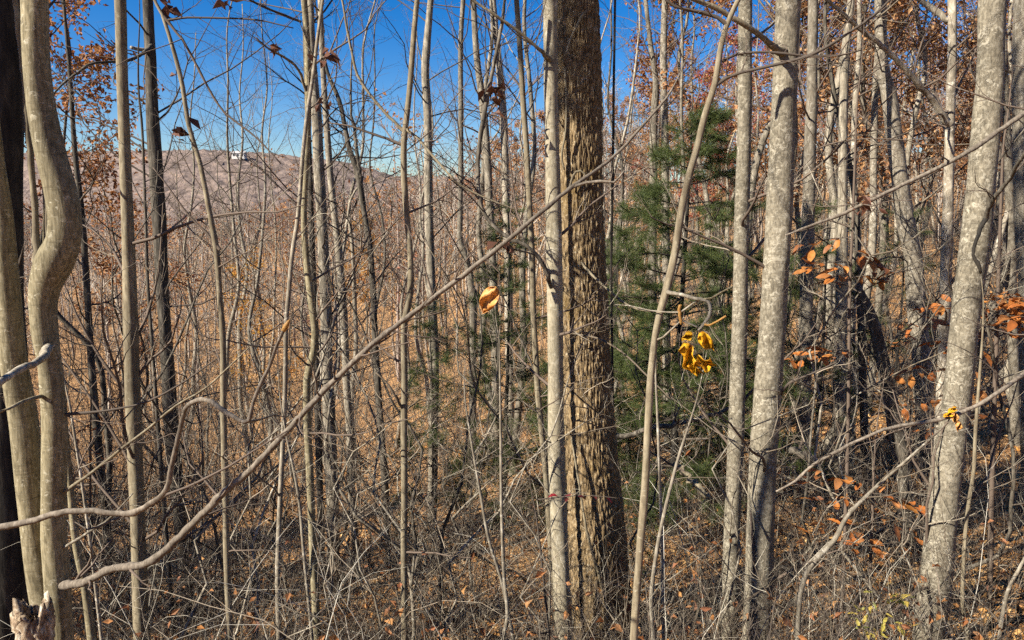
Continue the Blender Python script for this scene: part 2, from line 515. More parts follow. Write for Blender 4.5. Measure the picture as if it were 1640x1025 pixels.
def trace(pts, Y, up=None, down=True, step=0.12):
    """pixel polyline, top first: (px, py, width[, Y]) -> points and radii from the ground up"""
    rows = []
    for p in pts:
        yy = p[3] if len(p) > 3 else Y
        rows.append((*P(p[0], p[1], yy), RAD(p[2], p[1], yy)))
    rows = np.array(rows)[::-1]
    if down:
        b = rows[0, :3]; d = norm(rows[0, :3] - rows[1, :3])
        d = norm(d * 0.6 + np.array((0, 0, -0.6)))
        g = float(H(b[0], b[1]))
        if b[2] > g - 0.1:
            k = (b[2] - g + 0.15) / max(-d[2], 0.3)
            q = b + d * k
            q[2] = float(H(q[0], q[1])) - 0.15
            r = rows[0, 3]
            mid = b * 0.35 + q * 0.65
            rows = np.vstack([[*q, r * 1.45 + 0.01], [*mid, r * 1.08], rows])
    if up:
        t = rows[-1, :3]; d = norm(rows[-1, :3] - rows[-2, :3]); d = norm(d + np.array((0, 0, 0.8)))
        r = rows[-1, 3]
        ext = []
        q = t.copy()
        m = 4
        for i in range(m):
            d = norm(d + np.array((rng.normal() * 0.05, rng.normal() * 0.05, 0.05)))
            q = q + d * up / m
            ext.append([*q, r * (1 - 0.75 * (i + 1) / m)])
        rows = np.vstack([rows, ext])
    R = resample(rows, step)
    return R[:, :3], np.maximum(R[:, 3], 0.001)


ANCH = []       # (pixel column at mid height, words) of the traced trees, for naming what stands between them


def tree(name, label, Y, mat, pts, up=6.0, k=12, short=None, nb=5, blen=1.6, brange=(0, 900), bup=0.55, bmat='twig', lump=0.05, step=0.12, cat='tree', group=None, top_nb=4, maxlev=2, brad=0.35, kids=(5, 4, 3)):
    """one tree standing where the photograph has it: trunk plus separate branches"""
    rg = np.random.default_rng(abs(hash_str(label)) % (2 ** 31))
    c, r = trace(pts, Y, up, True, step)
    base = c[0].copy()
    base[2] = float(H(base[0], base[1]))
    root = thing(name, label, cat, base, group)
    link('trunk', trunk_mesh('trunk', c, r, k, rg, lump, base), M[mat], root)
    if short:
        mid = c[np.argmin([abs(PX(q)[1] - 500) for q in c])]
        ANCH.append((PX(mid)[0], short))
    pys = np.array([PX(q)[1] for q in c])
    vis = np.where((pys > brange[0]) & (pys < brange[1]))[0]
    above = np.where(pys < 0)[0]
    if brange[0] < 120 and blen > 1.0: nb = int(nb * 1.7)
    picks = list(rg.choice(vis, min(nb, len(vis)), replace=False)) if len(vis) and nb else []
    picks += list(rg.choice(above, min(top_nb, len(above)), replace=False)) if len(above) and top_nb else []
    for i in picks:
        T = Tubes()
        a = rg.uniform(0, 2 * math.pi)
        el = rg.uniform(bup - 0.35, bup + 0.35)
        d = np.array((math.cos(a) * math.cos(el), math.sin(a) * math.cos(el) * 0.8, math.sin(el)))
        rr = max(min(r[i] * brad * rg.uniform(0.7, 1.2), 0.016 if pys[i] > 0 else 0.04), 0.0025)
        L = blen * rg.uniform(0.6, 1.4)
        grow(T, c[i], d, L, rr, 0, maxlev, rg, kids=kids)
        link('branch', T.mesh('branch', base), M[bmat], root)
    return root, base


def hash_str(s):
    h = 7
    for ch in s:
        h = (h * 131 + ord(ch)) & 0x7fffffff
    return h


def px_branch(root, base, pts, Y, mat, k=8, name='branch', twigs=0, tlen=0.5, step=0.06, lump=0.06, tmat=None, label=None):
    """a branch of a tree along pixels (px, py, width[, Y]), thick end first"""
    rg = np.random.default_rng(int(pts[0][0] * 7 + pts[0][1] * 13 + len(pts)))
    rows = np.array([(*P(p[0], p[1], p[3] if len(p) > 3 else Y), RAD(p[2], p[1], p[3] if len(p) > 3 else Y)) for p in pts])
    R = resample(rows, step)
    c, r = R[:, :3], np.maximum(R[:, 3], 0.0008)
    c = c + np.random.default_rng(3).normal(size=c.shape) * (0.12 * r)[:, None]
    ss = np.concatenate(([0], np.cumsum(np.linalg.norm(np.diff(c, axis=0), axis=1)))) + 0.05
    nod = np.zeros(len(r))
    for q in np.cumsum(rg.uniform(0.07, 0.2, 60)):
        nod = np.maximum(nod, rg.uniform(0.08, 0.3) * np.exp(-((ss - q) / (0.4 * step + 0.005)) ** 2))
    r = r * (1 + nod)
    o = link(name, trunk_mesh(name, c, r, k, rg, lump, base), M[mat], root)
    if label: o['label'] = label
    if twigs:
        for i in rg.choice(len(c) - 1, min(twigs, len(c) - 1), replace=False):
            T = Tubes()
            t = norm(c[i + 1] - c[i])
            side = norm(np.cross(t, rg.normal(size=3)))
            d = norm(t * 0.7 + side + np.array((0, 0, 0.25)))
            grow(T, c[i], d, tlen * rg.uniform(0.5, 1.4), max(r[i] * 0.4, 0.0012), 0, 1, rg, segs=(6, 4), ks=(4, 3), kids=(4,), gnarl=0.2)
            link('twig', T.mesh('twig', base), M[tmat or 'twig'], o)
    return c


def leaf_cluster(root, base, px, py, Y, n, size, mat, spread=0.03, hang=0.8, rgs=1):
    """dead leaves hanging together, each its own mesh"""
    rg = np.random.default_rng(int(px * 3 + py * 5 + rgs))
    c = P(px, py, Y)
    for i in range(n):
        V, F = leaf_arrays(c + rg.normal(size=(1, 3)) * spread, size * rg.uniform(0.6, 1.2, 1), rg, 0.8, 0.5, hang)
        link('leaf', mesh_np('leaf', V - base, F, None, False), M[mat], root)


# ================================================================== the nearest trees
# --- twin-stemmed tree with the S-bend, at the far left
def twin_tree():
    Y = 3.2
    rg = np.random.default_rng(21)
    bent = [(50, -60, 36), (57, 0, 38), (58, 70, 39), (62, 130, 40), (70, 190, 42), (83, 250, 45), (97, 300, 48), (105, 345, 49), (103, 385, 51), (88, 420, 57), (74, 455, 47), (69, 492, 40), (73, 542, 39), (79, 575, 35), (84, 625, 36), (88, 684, 37), (86, 780, 37), (86, 860, 37), (92, 937, 38), (96, 1025, 39)]
    straight = [(-40, -60, 26), (-26, 100, 28), (-10, 250, 30), (3, 342, 32), (12, 450, 34), (22, 575, 38), (38, 676, 41), (48, 785, 40), (62, 900, 40), (74, 980, 40), (88, 1080, 40, 3.16)]
    c, r = trace(bent, Y, 4.0, True, 0.05)
    base = c[0].copy(); base[2] = float(H(base[0], base[1]))
    root = thing('twin_stemmed_tree', 'smooth twin-stemmed tree at the left edge, one stem bent like an S', 'tree', base)
    o = link('trunk', trunk_mesh('trunk', c, r, 28, rg, 0.05, base), M['smooth'], root)
    o['label'] = 'stem with a thick S-shaped bend'
    c2, r2 = trace(straight, Y + 0.06, 4.0, True, 0.06)
    o = link('trunk', trunk_mesh('trunk', c2, r2, 24, rg, 0.05, base), M['smooth'], root)
    o['label'] = 'straight leaning stem'
    ANCH.append((70, 'twin-stemmed crooked tree'))
    # long diagonal branch
    diag = [(92, 937, 15, 3.2), (112, 936, 12, 3.14), (140, 931, 12, 3.1), (177, 912, 12, 3.05), (217, 906, 12, 3.0), (250, 894, 12, 2.97), (283, 864, 11, 2.95), (317, 831, 11, 2.94), (353, 794, 11, 2.92), (380, 771, 10, 2.92), (410, 744, 9.5, 2.9), (460, 690, 9, 2.9), (527, 618, 9, 2.9), (593, 555, 8.5, 2.9), (650, 510, 8, 2.9), (710, 465, 7.5, 2.9), (763, 425, 7.5, 2.9), (820, 379, 7, 2.9), (863, 343, 6.5, 2.92), (920, 297, 6, 2.95), (963, 267, 5, 2.98), (997, 237, 4.5, 3.0), (1033, 197, 4, 3.02), (1067, 157, 3.2, 3.05), (1083, 130, 2.4, 3.07), (1102, 88, 1.6, 3.1)]
    px_branch(root, base, diag, Y, 'branch', 12, label='long bare branch rising diagonally across the picture', twigs=22, tlen=0.35, step=0.03)
    px_branch(root, base, [(915, 300, 5, 2.95), (940, 292, 4.5, 2.93), (960, 290, 4, 2.9), (983, 292, 4, 2.9), (1000, 273, 2.5, 2.9)], Y, 'branch', 8)
    px_branch(root, base, [(76, 558, 16, 3.15), (70, 570, 12, 3.0), (55, 582, 11, 2.85), (43, 587, 11, 2.75), (20, 599, 11, 2.62), (0, 612, 11, 2.5), (-60, 640, 10, 2.3)], Y, 'grey', 12)
    px_branch(root, base, [(100, 790, 6, 3.2), (150, 754, 4.5, 3.15), (193, 720, 4.2, 3.1), (237, 687, 4, 3.1), (283, 649, 3.4, 3.1), (333, 619, 3, 3.1), (400, 555, 1.8, 3.1)], Y, 'olive', 7, twigs=5, tlen=0.3)
    px_branch(root, base, [(70, 634, 6, 3.18), (45, 640, 5.5, 3.0), (0, 660, 5, 2.8), (-40, 675, 4, 2.7)], Y, 'olive', 7)
    px_branch(root, base, [(100, 664, 6, 3.2), (173, 657, 3.6, 3.2), (233, 644, 3.2, 3.2), (283, 619, 3, 3.2), (347, 575, 1.8, 3.2)], Y, 'darktwig', 6, twigs=4, tlen=0.3)
    px_branch(root, base, [(98, 880, 5, 3.2), (147, 849, 3.6, 3.1), (177, 829, 3, 3.05), (213, 790, 1.8, 3.0)], Y, 'pale', 6)
    px_branch(root, base, [(66, 440, 14, 3.2), (59, 415, 11, 3.24), (56, 342, 9.5, 3.28), (47, 220, 9, 3.3), (36, 90, 8.5, 3.32), (24, 0, 8, 3.35), (10, -90, 7, 3.4)], Y, 'olive', 9, label='upright brown shoot rising from the fork of the bent stem')
    px_branch(root, base, [(74, 430, 12, 3.25), (75, 395, 9, 3.28), (75, 342, 8.5, 3.3), (69, 283, 8, 3.32), (58, 180, 7, 3.35), (40, 30, 6, 3.4), (30, -60, 5, 3.4)], Y, 'olive', 8)
    # upper shoots above the frame that shade the wood below
    for i in range(7):
        T = Tubes()
        q = c[-4 - 6 * i]; a = rg.uniform(0, 6.28)
        grow(T, q, (math.cos(a), math.sin(a), 0.7), rg.uniform(1.2, 2.0), 0.012, 0, 2, rg)
        link('branch', T.mesh('branch', base), M['twig'], root)
    # the single orange leaf hanging from the diagonal branch
    big_leaf(root, base, [(798, 430), (796, 458)], (784, 480), 2.9, 0.125, 0.075, -0.45, M['hangleaf'], 'leaf')
    px_branch(root, base, [(775, 416, 2.2, 2.9), (800, 436, 1.6, 2.89), (796, 462, 1.2, 2.9)], Y, 'twig', 5, name='twig')


def big_leaf(root, base, stem, centre, Y, L, W, tilt, mat, name, seed=1, curl=1.0, lobes=0):
    """a real leaf surface, curled and folded about its midrib, thickness included"""
    rg = np.random.default_rng(seed)
    c = P(centre[0], centre[1], Y)
    n, m = 18, 9
    t = np.linspace(0, 1, n); s = np.linspace(-1, 1, m)
    wid = np.sin(np.pi * t ** 0.8) ** 0.7
    if lobes: wid = wid * (1 + 0.35 * np.sin(t * lobes * 2 * np.pi))
    ax = np.array((math.sin(tilt), 0.15, -math.cos(tilt))); ax /= np.linalg.norm(ax)
    sd = norm(np.cross(ax, np.array((0.25, 1, 0.1)))); nn = np.cross(sd, ax)
    V = []
    for i in range(n):
        for j in range(m):
            w = W / 2 * wid[i] * s[j]
            ang = s[j] * 1.2 * curl * (0.4 + 0.6 * t[i])
            off = W * 0.45 * curl * (1 - math.cos(ang)) + 0.10 * L * math.sin(3.0 * t[i] + 1) + rg.normal() * 0.0015 * 2 + 0.012 * curl * math.sin(9 * t[i] + 4 * s[j])
            V.append(c + ax * L * (t[i] - 0.5) + sd * w * math.cos(ang * 0.5) - nn * off)
    V = np.array(V)
    i, j = np.meshgrid(np.arange(n - 1), np.arange(m - 1), indexing='ij')
    Q = np.stack([i * m + j, i * m + j + 1, (i + 1) * m + j + 1, (i + 1) * m + j], -1).reshape(-1, 4)
    o = link(name, mesh_np(name, V - base, None, Q), mat, root)
    md = o.modifiers.new('thickness', 'SOLIDIFY'); md.thickness = 0.0008
    return o


def spotted_leaf_mat(name, a, b_, spot):
    m, nt, b = new_mat(name)
    b.inputs['Roughness'].default_value = 0.5
    tc = N(nt, 'ShaderNodeTexCoord')
    n1 = N(nt, 'ShaderNodeTexNoise', Scale=35.0, Detail=3.0); nt.links.new(tc.outputs['Object'], n1.inputs['Vector'])
    col = ramp(nt, n1.outputs[0], [(0.35, a), (0.65, b_)]).outputs[0]
    n2 = N(nt, 'ShaderNodeTexNoise', Scale=55.0, Detail=2.0); nt.links.new(tc.outputs['Object'], n2.inputs['Vector'])
    f = ramp(nt, n2.outputs[0], [(0.62, (0, 0, 0)), (0.66, (1, 1, 1))]).outputs[0]
    col = mix(nt, f, col, spot)
    nt.links.new(col, b.inputs['Base Color'])
    t = N(nt, 'ShaderNodeBsdfTranslucent'); nt.links.new(col, t.inputs[0])
    ms = nt.nodes.new('ShaderNodeMixShader'); ms.inputs[0].default_value = 0.3
    nt.links.new(b.outputs[0], ms.inputs[1]); nt.links.new(t.outputs[0], ms.inputs[2])
    nt.links.new(ms.outputs[0], nt.nodes['Material Output'].inputs['Surface'])
    return m


M['hangleaf'] = spotted_leaf_mat('hanging_orange_leaf', (0.62, 0.27, 0.06), (0.75, 0.40, 0.14), (0.3, 0.12, 0.04))
M['yellowleaf'] = spotted_leaf_mat('curled_yellow_leaf', (0.70, 0.30, 0.012), (0.93, 0.56, 0.03), (0.13, 0.04, 0.012))
M['bud'] = spotted_leaf_mat('orange_bud', (0.38, 0.20, 0.06), (0.50, 0.28, 0.08), (0.3, 0.17, 0.07))
twin_tree()


# --- young tree just outside the frame whose knobbly branch reaches in from the left
def knobbly_young_tree():
    Y = 2.3
    rg = np.random.default_rng(4)
    c, r = trace([(-330, -100, 20), (-320, 300, 24), (-300, 700, 28), (-290, 1000, 30)], Y, 2.0, True, 0.1)
    base = c[0].copy(); base[2] = float(H(base[0], base[1]))
    root = thing('young_tree', 'young tree off the left edge, its knobbly branch with orange bud reaching in', 'tree', base)
    link('trunk', trunk_mesh('trunk', c, r, 14, rg, 0.04, base), M['olive'], root)
    main = [(-296, 900, 16, 2.3), (-150, 866, 13, 2.3), (-60, 852, 12, 2.3), (0, 844, 10.5, 2.3), (43, 837, 10, 2.3), (83, 824, 9.5, 2.3), (117, 819, 9.5, 2.3), (150, 819, 9, 2.3), (187, 822, 9, 2.3), (213, 822, 9.5, 2.3), (240, 807, 8.5, 2.28), (260, 792, 8, 2.26), (270, 774, 7.5, 2.25), (275, 747, 7, 2.24), (283, 711, 6.5, 2.22), (290, 680, 6.5, 2.2), (297, 655, 6.5, 2.17), (312, 643, 7, 2.12), (333, 641, 7.5, 2.05), (350, 652, 8, 2.0), (370, 665, 8, 1.96), (392, 676, 7, 1.94), (400, 672, 6, 1.93), (404, 650, 5.5, 1.93), (416, 618, 6, 1.92), (430, 589, 6, 1.92), (442, 557, 5.5, 1.91), (453, 531, 5, 1.9), (459, 520, 4, 1.9)]
    cc = px_branch(root, base, main, Y, 'branch', 12, lump=0.12, label='knobbly grey-brown branch bent over like a hook', step=0.03)
    px_branch(root, base, [(213, 822, 7, 2.3), (245, 806, 5, 2.32), (267, 792, 4.5, 2.33), (300, 780, 4.2, 2.34), (333, 764, 4, 2.35), (367, 747, 3.6, 2.35), (410, 720, 3, 2.36), (460, 690, 2, 2.36)], Y, 'twig', 7, twigs=4, tlen=0.2)
    px_branch(root, base, [(392, 676, 6, 1.94), (415, 672, 3.5, 1.98), (440, 664, 2.6, 2.0), (455, 668, 1.6, 2.02)], Y, 'pale', 7)
    px_branch(root, base, [(200, 826, 5, 2.3), (170, 838, 3.2, 2.34), (140, 848, 2.5, 2.36), (120, 836, 1.6, 2.38)], Y, 'darktwig', 6)
    # bud at the tip
    b0, b1 = P(452, 533, 1.9), P(464, 512, 1.9)
    t = np.linspace(0, 1, 9)
    link('bud', trunk_mesh('bud', b0 + (b1 - b0) * t[:, None], 0.0018 + 0.0052 * np.sin(np.pi * t ** 0.8) ** 0.8, 10, rg, 0.05, base), M['bud'], root)


knobbly_young_tree()

# --- straight and crooked trees traced one by one -----------------------------------------------
tree('dark_rough_tree', 'thick blackish trunk at the left edge, behind the twin stems', 5.3, 'black',  # this trunk stands in shade, put here into the black bark colour
     [(2, -40, 50), (4, 300, 54), (8, 600, 66), (16, 850, 84), (22, 1025, 96)], 6, 24, None, 3, 1.2, bmat='darktwig', step=0.1, top_nb=8)
rC, bC = tree('smooth_bark_tree', 'straight olive-brown smooth trunk, first one right of the twin-stemmed tree', 6.0, 'olive',
     [(190, -40, 17), (193, 0, 17), (196, 130, 17), (204, 342, 19), (208, 450, 21), (211, 576, 23), (214, 684, 23), (221, 850, 23), (227, 1025, 24)], 6, 18, 'straight olive-brown trunk', 7, 1.5, (0, 1000), 0.5)
rD, bD = tree('dark_rough_tree', 'dark rough-barked trunk right of the straight olive-brown one, branch stub near top', 11.0, 'dark',
     [(235, -40, 16), (237, 0, 16), (241, 100, 17), (245, 200, 20), (254, 342, 21), (262, 492, 19), (268, 575, 20), (274, 676, 22), (285, 800, 20), (296, 900, 20)], 7, 16, 'dark rough trunk with a stub', 8, 2.2, (0, 700), 0.4, 'darktwig')
px_branch(rD, bD, [(244, 82, 8, 11), (230, 80, 6, 10.9), (218, 78, 5.5, 10.8), (210, 76, 5, 10.7)], 11, 'grey', 7)
px_branch(rD, bD, [(244, 72, 7, 11), (222, 90, 5, 10.5), (200, 98, 4.5, 10.2), (175, 99, 4, 10.0), (147, 102, 4, 9.8), (123, 117, 3.6, 9.7), (100, 135, 3.2, 9.6), (80, 157, 2.6, 9.5)], 11, 'dark', 7, twigs=8, tlen=1.0)
rE, bE = tree('sapling', 'slender tan sapling leaning left at the top against the blue sky', 4.6, 'olive',
     [(240, -30, 5), (250, 5, 5), (260, 23, 5.5), (280, 87, 6.5), (293, 140, 7), (302, 200, 7), (320, 260, 7.5), (335, 337, 8), (347, 405, 9), (352, 475, 9), (357, 542, 10), (358, 642, 10), (360, 760, 10), (363, 884, 11), (368, 1025, 11)], 1.5, 12, 'slender leaning tan sapling', 6, 0.8, (300, 900), 0.6)
px_branch(rE, bE, [(262, 26, 5, 4.6), (283, 52, 4, 4.6), (300, 77, 4, 4.6), (333, 140, 3.6, 4.6), (360, 180, 3.2, 4.6), (410, 220, 2.6, 4.6), (450, 262, 1.6, 4.6)], 4.6, 'twig', 7, twigs=6, tlen=0.6)
px_branch(rE, bE, [(262, 34, 4, 4.6), (290, 29, 3.2, 4.6), (317, 28, 3, 4.6), (410, 32, 2.4, 4.6), (470, 45, 1.6, 4.6)], 4.6, 'darktwig', 6, twigs=5, tlen=0.5)
px_branch(rE, bE, [(352, 400, 6, 4.6), (330, 372, 4, 4.6), (300, 342, 3.2, 4.6), (270, 300, 2.6, 4.6), (245, 268, 1.6, 4.6)], 4.6, 'twig', 6, twigs=4, tlen=0.5)
leaf_cluster(rE, bE, 263, 8, 4.6, 7, 0.09, 'deadleaf')
leaf_cluster(rE, bE, 358, 10, 4.6, 5, 0.08, 'deadleaf')
leaf_cluster(rE, bE, 292, 206, 4.6, 7, 0.09, 'deadleaf')
leaf_cluster(rE, bE, 277, 122, 4.6, 2, 0.05, 'deadleaf', 0.01)
rF, bF = tree('sapling', 'pale wavy stem with a crook at mid height, just left of the mossy dark pole', 6.0, 'smooth',
     [(486, -30, 9.5), (487, 0, 10), (492, 67, 10), (493, 133, 10), (493, 200, 10), (490, 267, 10), (487, 342, 10), (490, 409, 10.5), (498, 475, 12), (505, 535, 12.5), (500, 575, 12.5), (492, 605, 12), (492, 676, 12), (496, 750, 12), (500, 851, 12.5), (505, 950, 13), (508, 1025, 13.5)], 3.5, 12, 'pale wavy stem with a crook', 6, 1.1, (0, 800), 0.5)
px_branch(rF, bF, [(492, 150, 5, 6), (478, 112, 4, 5.9), (460, 95, 4, 5.8), (430, 78, 3, 5.7), (410, 60, 2, 5.6)], 6, 'olive', 6, twigs=3, tlen=0.5)
px_branch(rF, bF, [(482, 35, 4, 6), (455, 24, 4, 5.9), (425, 12, 3.6, 5.8), (400, 0, 3, 5.7), (370, -20, 2, 5.6)], 6, 'darktwig', 6, twigs=4, tlen=0.6)
leaf_cluster(rF, bF, 432, 76, 5.7, 5, 0.09, 'deadleaf')
leaf_cluster(rF, bF, 517, 92, 5.8, 9, 0.11, 'deadleaf', 0.05)
leaf_cluster(rF, bF, 518, 160, 5.8, 5, 0.07, 'deadleaf', 0.03)
tree('dark_rough_tree', 'rough dark grey pole with pale lichen, right beside the pale wavy stem', 11.5, 'grey',
     [(495, -40, 11), (497, 0, 11), (499, 67, 12), (503, 133, 14), (508, 200, 17), (511, 267, 17), (515, 342, 17), (521, 480, 18), (524, 575, 18.5), (528, 684, 20), (532, 800, 20), (536, 1000, 20)], 6, 14, 'rough dark grey pole', 5, 1.8, (0, 600), 0.5, 'darktwig')
tree('dark_rough_tree', 'thin black pole squeezed behind the pale wavy stem', 13.0, 'dark',
     [(486, -30, 7), (490, 100, 8), (497, 300, 9), (500, 400, 10), (505, 520, 10), (510, 700, 11), (516, 900, 11)], 5, 10, None, 4, 1.8, (0, 400), 0.5, 'darktwig')
rH, bH = tree('sapling', 'very thin pale sapling crossing the wavy stem near the top', 5.4, 'pale',
     [(522, -40, 5), (517, 0, 5), (510, 50, 5.5), (502, 117, 6), (492, 183, 6.5), (485, 250, 6.5), (478, 342, 7), (468, 409, 7.5), (462, 475, 7.5), (458, 525, 7.5), (457, 609, 7.5), (454, 690, 8), (448, 817, 8), (445, 917, 8.5), (447, 1025, 9)], 1.5, 10, 'very thin pale sapling', 5, 0.7, (0, 900), 0.6, 'paletwig')
rI, bI = tree('smooth_bark_tree', 'grey trunk with a pale sunlit foot, right of the rough dark grey pole', 13.0, 'pale',
     [(512, -30, 8), (516, 80, 9), (519, 140, 9), (523, 200, 10), (528, 267, 10.5), (535, 337, 11), (543, 409, 12), (550, 500, 12.5), (555, 609, 12.5), (560, 684, 12.5), (563, 780, 12), (570, 884, 12)], 6, 12, 'grey trunk with a pale foot', 7, 2.0, (0, 600), 0.5)
px_branch(rI, bI, [(545, 425, 6, 13), (553, 380, 4.5, 13), (562, 320, 3.6, 13), (580, 290, 2.6, 13)], 13, 'pale', 6, twigs=4, tlen=0.9)
rJ, bJ = tree('dark_rough_tree', 'dark curving tree with a narrow fork below the skyline', 13.0, 'dark',
     [(515, 70, 4), (525, 117, 6), (543, 160, 7), (552, 200, 7.5), (560, 240, 8.5), (573, 276, 10), (582, 333, 9), (592, 392, 9.5), (597, 459, 10), (600, 525, 10), (604, 600, 10.5), (610, 684, 11), (617, 784, 12), (624, 917, 12)], 1.0, 12, 'dark curving forked tree', 7, 1.9, (150, 700), 0.5, 'darktwig', top_nb=0)
px_branch(rJ, bJ, [(577, 285, 8, 13), (572, 250, 6, 13), (568, 205, 5, 13), (563, 185, 4, 13), (562, 130, 3, 13), (566, 60, 2, 13)], 13, 'dark', 7, twigs=8, tlen=1.2, tmat='darktwig')
rK, bK = tree('sapling', 'slim grey-brown wavy sapling standing alone, right of the dark forked tree', 5.8, 'olive',
     [(672, -40, 7.5), (668, 0, 8), (663, 50, 8.5), (658, 117, 9), (652, 183, 9), (647, 227, 10), (647, 283, 10), (651, 342, 9.5), (657, 409, 9.5), (657, 470, 10.5), (649, 509, 10.5), (647, 542, 10), (648, 609, 10.5), (647, 684, 10.5), (648, 784, 10.5), (647, 884, 11), (648, 1025, 11)], 3, 12, 'slim grey-brown wavy sapling', 4, 0.9, (240, 900), 0.6)
px_branch(rK, bK, [(650, 214, 6, 5.8), (637, 200, 5, 5.8), (623, 187, 4.5, 5.8), (597, 157, 4.2, 5.8), (573, 120, 4, 5.8), (560, 67, 3.6, 5.8), (548, 0, 3.2, 5.8), (540, -40, 3, 5.8)], 5.8, 'olive', 8, twigs=7, tlen=0.7, tmat='darktwig')
px_branch(rK, bK, [(648, 205, 5, 5.8), (670, 222, 4, 5.75), (693, 250, 4, 5.7), (723, 283, 3.6, 5.6), (743, 300, 3.2, 5.6), (780, 318, 2.6, 5.6), (830, 337, 1.6, 5.6)], 5.8, 'olive', 7, twigs=5, tlen=0.5)
px_branch(rK, bK, [(644, 232, 5, 5.8), (620, 222, 4, 5.8), (590, 212, 3.6, 5.8), (560, 202, 3, 5.8), (527, 197, 2, 5.8)], 5.8, 'twig', 6, twigs=5, tlen=0.5)
px_branch(rK, bK, [(645, 655, 5, 5.8), (632, 632, 4, 5.7), (618, 612, 3.2, 5.7), (602, 597, 2, 5.7)], 5.8, 'paletwig', 6)
tree('grey_rough_tree', 'upright grey-brown rough pole right of the slim wavy sapling', 16.0, 'grey',
     [(694, -40, 9), (690, 0, 10), (684, 67, 12), (681, 117, 13), (685, 200, 13), (687, 342, 14), (690, 425, 14), (693, 509, 15), (696, 600, 15), (694, 700, 15), (692, 860, 16)], 6, 12, 'upright grey-brown rough pole', 8, 2.4, (0, 500), 0.5, 'darktwig')
tree('pale_bark_tree', 'pale slender trunk with a kink, seen above the hanging orange leaf', 19.0, 'pale',
     [(744, -40, 7), (742, 0, 7.5), (738, 67, 8), (738, 167, 8), (738, 267, 8.5), (737, 342, 9), (737, 385, 9.5), (747, 415, 10.5), (755, 459, 11), (758, 509, 11.5), (757, 600, 12), (757, 740, 12)], 6, 10, 'pale slender kinked trunk', 7, 2.4, (0, 420), 0.5)
tree('grey_rough_tree', 'tall grey trunk just right of the pale kinked one, leaning right downward', 20.0, 'grey',
     [(755, -40, 8), (758, 0, 9), (763, 83, 10), (773, 167, 12), (780, 250, 12.5), (785, 342, 13), (790, 450, 13), (793, 560, 13.5), (795, 700, 13)], 6, 10, None, 7, 2.4, (0, 420), 0.5, 'darktwig')
tree('grey_rough_tree', 'tall tan trunk between the leaning grey one and the thin dark sapling', 22.0, 'pale',
     [(788, -40, 8), (793, 33, 9), (802, 133, 11.5), (807, 200, 12), (810, 300, 12.5), (813, 400, 12.5), (815, 520, 13), (818, 680, 13)], 6, 10, None, 7, 2.4, (0, 420), 0.5)
tree('sapling', 'long thin grey sapling just left of the smooth pale trunk by the big oak', 6.8, 'olive',
     [(825, -40, 7.5), (827, 0, 8), (833, 83, 8.5), (838, 167, 9), (843, 233, 9), (849, 342, 9.5), (853, 425, 9.5), (854, 492, 9.5), (857, 549, 9.5), (861, 620, 10), (867, 684, 10), (875, 767, 10), (883, 884, 10), (893, 1010, 10)], 4, 10, 'long thin grey sapling', 5, 0.9, (0, 900), 0.6)
rS, bS = tree('smooth_bark_tree', 'smooth pale trunk standing right in front of the big furrowed oak', 6.2, 'cream',
     [(880, -40, 22), (881, 0, 22.5), (882, 133, 22.5), (884, 233, 23), (887, 342, 25), (889, 509, 25.5), (890, 676, 26), (893, 784, 27), (897, 884, 27.5), (903, 1025, 29)], 6, 22, 'smooth pale trunk before the oak', 3, 1.0, (0, 900), 0.5, step=0.08)
px_branch(rS, bS, [(882, 460, 7, 6.1), (879, 447, 7, 6.02), (873, 430, 7, 5.98), (860, 410, 6.5, 5.95), (840, 392, 6, 5.95), (820, 384, 6, 5.95), (795, 366, 6, 5.95), (775, 340, 6, 5.95), (766, 300, 6.5, 5.95), (767, 240, 7, 5.95), (774, 192, 7.5, 5.95), (781, 150, 7, 5.95), (790, 107, 6, 5.95), (803, 40, 5, 5.95), (808, 0, 4.5, 5.95), (812, -40, 4, 5.95)], 6, 'dark', 9, twigs=12, tlen=0.7, tmat='darktwig', label='dark twisting branch that climbs beside the trunk')
px_branch(rS, bS, [(880, 96, 9, 6.15), (868, 83, 6, 6.05), (850, 67, 5, 6.0), (820, 43, 4.5, 5.95), (787, 20, 4.2, 5.9), (757, 0, 4, 5.9), (720, -30, 3.5, 5.85)], 6, 'olive', 8, twigs=5, tlen=0.6)
leaf_cluster(rS, bS, 793, 152, 5.95, 10, 0.11, 'deadleaf', 0.05)
leaf_cluster(rS, bS, 806, 388, 5.9, 6, 0.10, 'deadleaf', 0.05)


